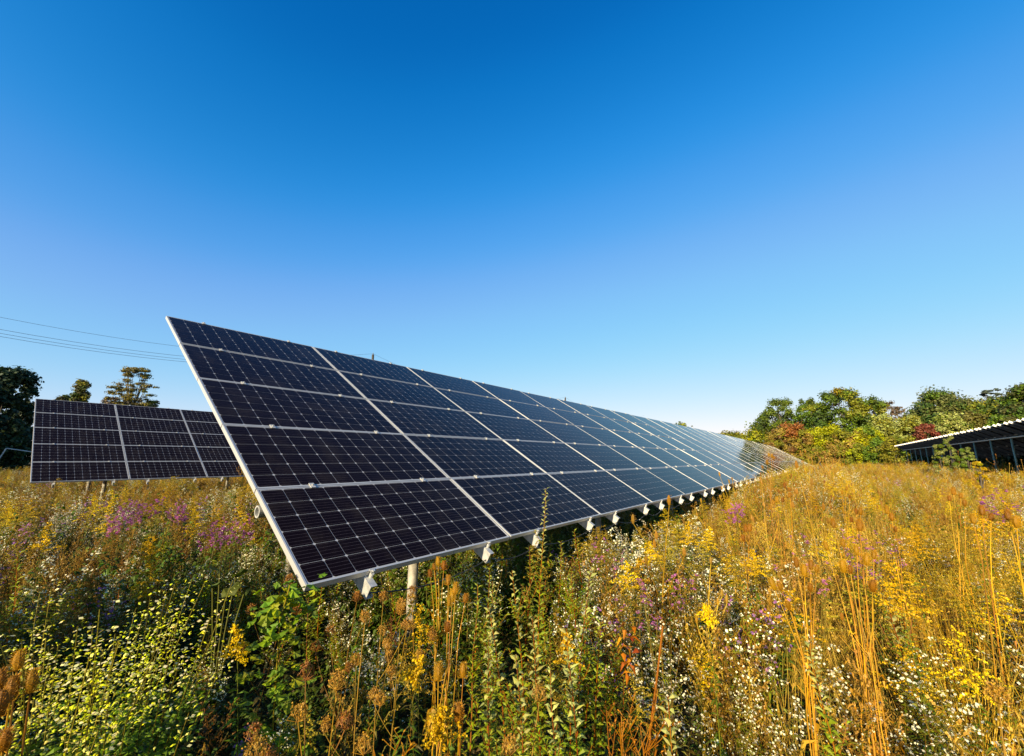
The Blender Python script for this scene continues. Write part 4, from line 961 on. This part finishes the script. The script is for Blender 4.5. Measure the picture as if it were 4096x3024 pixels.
# vine hanging under the near row's corner
def lobed(c):
    b = MB(); n = 10; V = [(0, 0, 0)]; 
    for k in range(n+1):
        a = -math.pi*.42+(math.pi*1.84)*k/n-math.pi*.5+math.pi*.0; r = .05*(1.0 if k % 2 == 0 else .68)*(1+.35*math.cos(a-math.pi/2)); V.append((r*math.cos(a), r*math.sin(a)+.01, -.012*(k % 2)-.01))
    V = [(x, y, z) for x, y, z in V]; b.add(V, [(0, k, k+1) for k in range(1, n+1)], c); b.tube([(0, -.035, .012), (0, 0, 0)], .0012, c, 3); return b.mesh('leaf', M_PL)
ME_VL = [lobed(c) for c in [(.15, .21, .02), (.20, .26, .03), (.10, .17, .02), (.28, .30, .04)]]
V0 = at(1150, 2700, 2.55); g = float(ground(V0.x, V0.y)); t = empty('vine', (V0.x, V0.y, g)); tag(t, 'light green vine climbing towards the near row\'s lower left corner', 'vine')
pv = [Vector((0, 0, 0)), Vector((-.03, .04, .3)), Vector((.0, .1, .6)), at(1120, 2480, 2.6)-Vector((V0.x, V0.y, g)), at(1160, 2340, 2.75)-Vector((V0.x, V0.y, g))]
b = MB(); b.tube(pv, .004, (.2, .15, .04), 4); child('stem', b.mesh('stem', M_PL), t)
for i in range(150):
    p = along(pv, U(.2, 1))+Vector((U(-.13, .13), U(-.13, .13), U(-.08, .06)))
    child('leaf', ME_VL[i % 4], t, Matrix.Translation(p) @ Matrix.Rotation(U(0, 6.28), 4, 'Z') @ Matrix.Rotation(U(-.9, .5), 4, 'X') @ Matrix.Rotation(U(-.6, .6), 4, 'Y') @ Matrix.Scale(U(.4, .85), 4))
# big round leaves in the shade left of the panel corner
b = MB(); n = 12; b.add([(0, 0, 0)]+[(.13*math.cos(k*6.283/n)*(.85), .13*math.sin(k*6.283/n)+.08, -.02+.02*math.cos(2*k)) for k in range(n)], [(0, k+1, (k+1) % n+1) for k in range(n)], (.085, .10, .025)); ME_BL = b.mesh('leaf', M_PL)
V0 = at(905, 2330, 4.0); g = float(ground(V0.x, V0.y)); t = empty('burdock', (V0.x, V0.y, g)); tag(t, 'burdock with large round dull green leaves in the shade behind the near row', 'wild plant')
for i, (px, py, D) in enumerate([(880, 2285, 3.9), (945, 2300, 3.9), (905, 2375, 3.7), (985, 2345, 3.8), (850, 2340, 3.8)]):
    p = at(px, py, D)-Vector((V0.x, V0.y, g)); b = MB(); b.tube([(0, 0, 0), p*.5+Vector((0, 0, .1)), p], .005, (.10, .10, .03), 4); child('stem', b.mesh('stem', M_PL), t)
    child('leaf', ME_BL, t, Matrix.Translation(p) @ Matrix.Rotation(U(0, 6), 4, 'Z') @ Matrix.Rotation(U(.3, .8), 4, 'X') @ Matrix.Scale(U(.4, .55), 4))

# small-leaved bushes at lower left, sunlit yellow-green painted on the upper leaves
def b_bush(H):
    sts = [arc((U(-.06, .06), U(-.06, .06), 0), (U(-.33, .33), U(-.33, .33), 1), H*U(.75, 1.08), .1, 5) for _ in range(15)]
    def stem(b):
        for st in sts: b.tube(st, .0022, (.14, .11, .03), 3)
    def leaves(b):
        for st in sts:
            for k in range(150):
                p = along(st, .2+.8*U(0, 1))+Vector((U(-.06, .06), U(-.06, .06), U(-.04, .05)))
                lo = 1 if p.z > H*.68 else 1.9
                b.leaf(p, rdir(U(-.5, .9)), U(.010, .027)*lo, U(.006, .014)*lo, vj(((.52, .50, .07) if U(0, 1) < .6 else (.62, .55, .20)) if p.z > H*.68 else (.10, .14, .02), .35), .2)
    def fl(b):
        for st in sts:
            for k in range(12):
                p = along(st, U(.75, 1))+Vector((U(-.06, .06), U(-.06, .06), U(.0, .05))); b.quads(np.array([p]), np.array([Vector((U(-.5, .5), U(-.5, .5), 1))]), U(.011, .018), np.array([vj((.85, .74, .42), .12)]))
    return split([('stem', stem, None), ('leaves', leaves, 'stuff'), ('flowers', fl, 'stuff')])
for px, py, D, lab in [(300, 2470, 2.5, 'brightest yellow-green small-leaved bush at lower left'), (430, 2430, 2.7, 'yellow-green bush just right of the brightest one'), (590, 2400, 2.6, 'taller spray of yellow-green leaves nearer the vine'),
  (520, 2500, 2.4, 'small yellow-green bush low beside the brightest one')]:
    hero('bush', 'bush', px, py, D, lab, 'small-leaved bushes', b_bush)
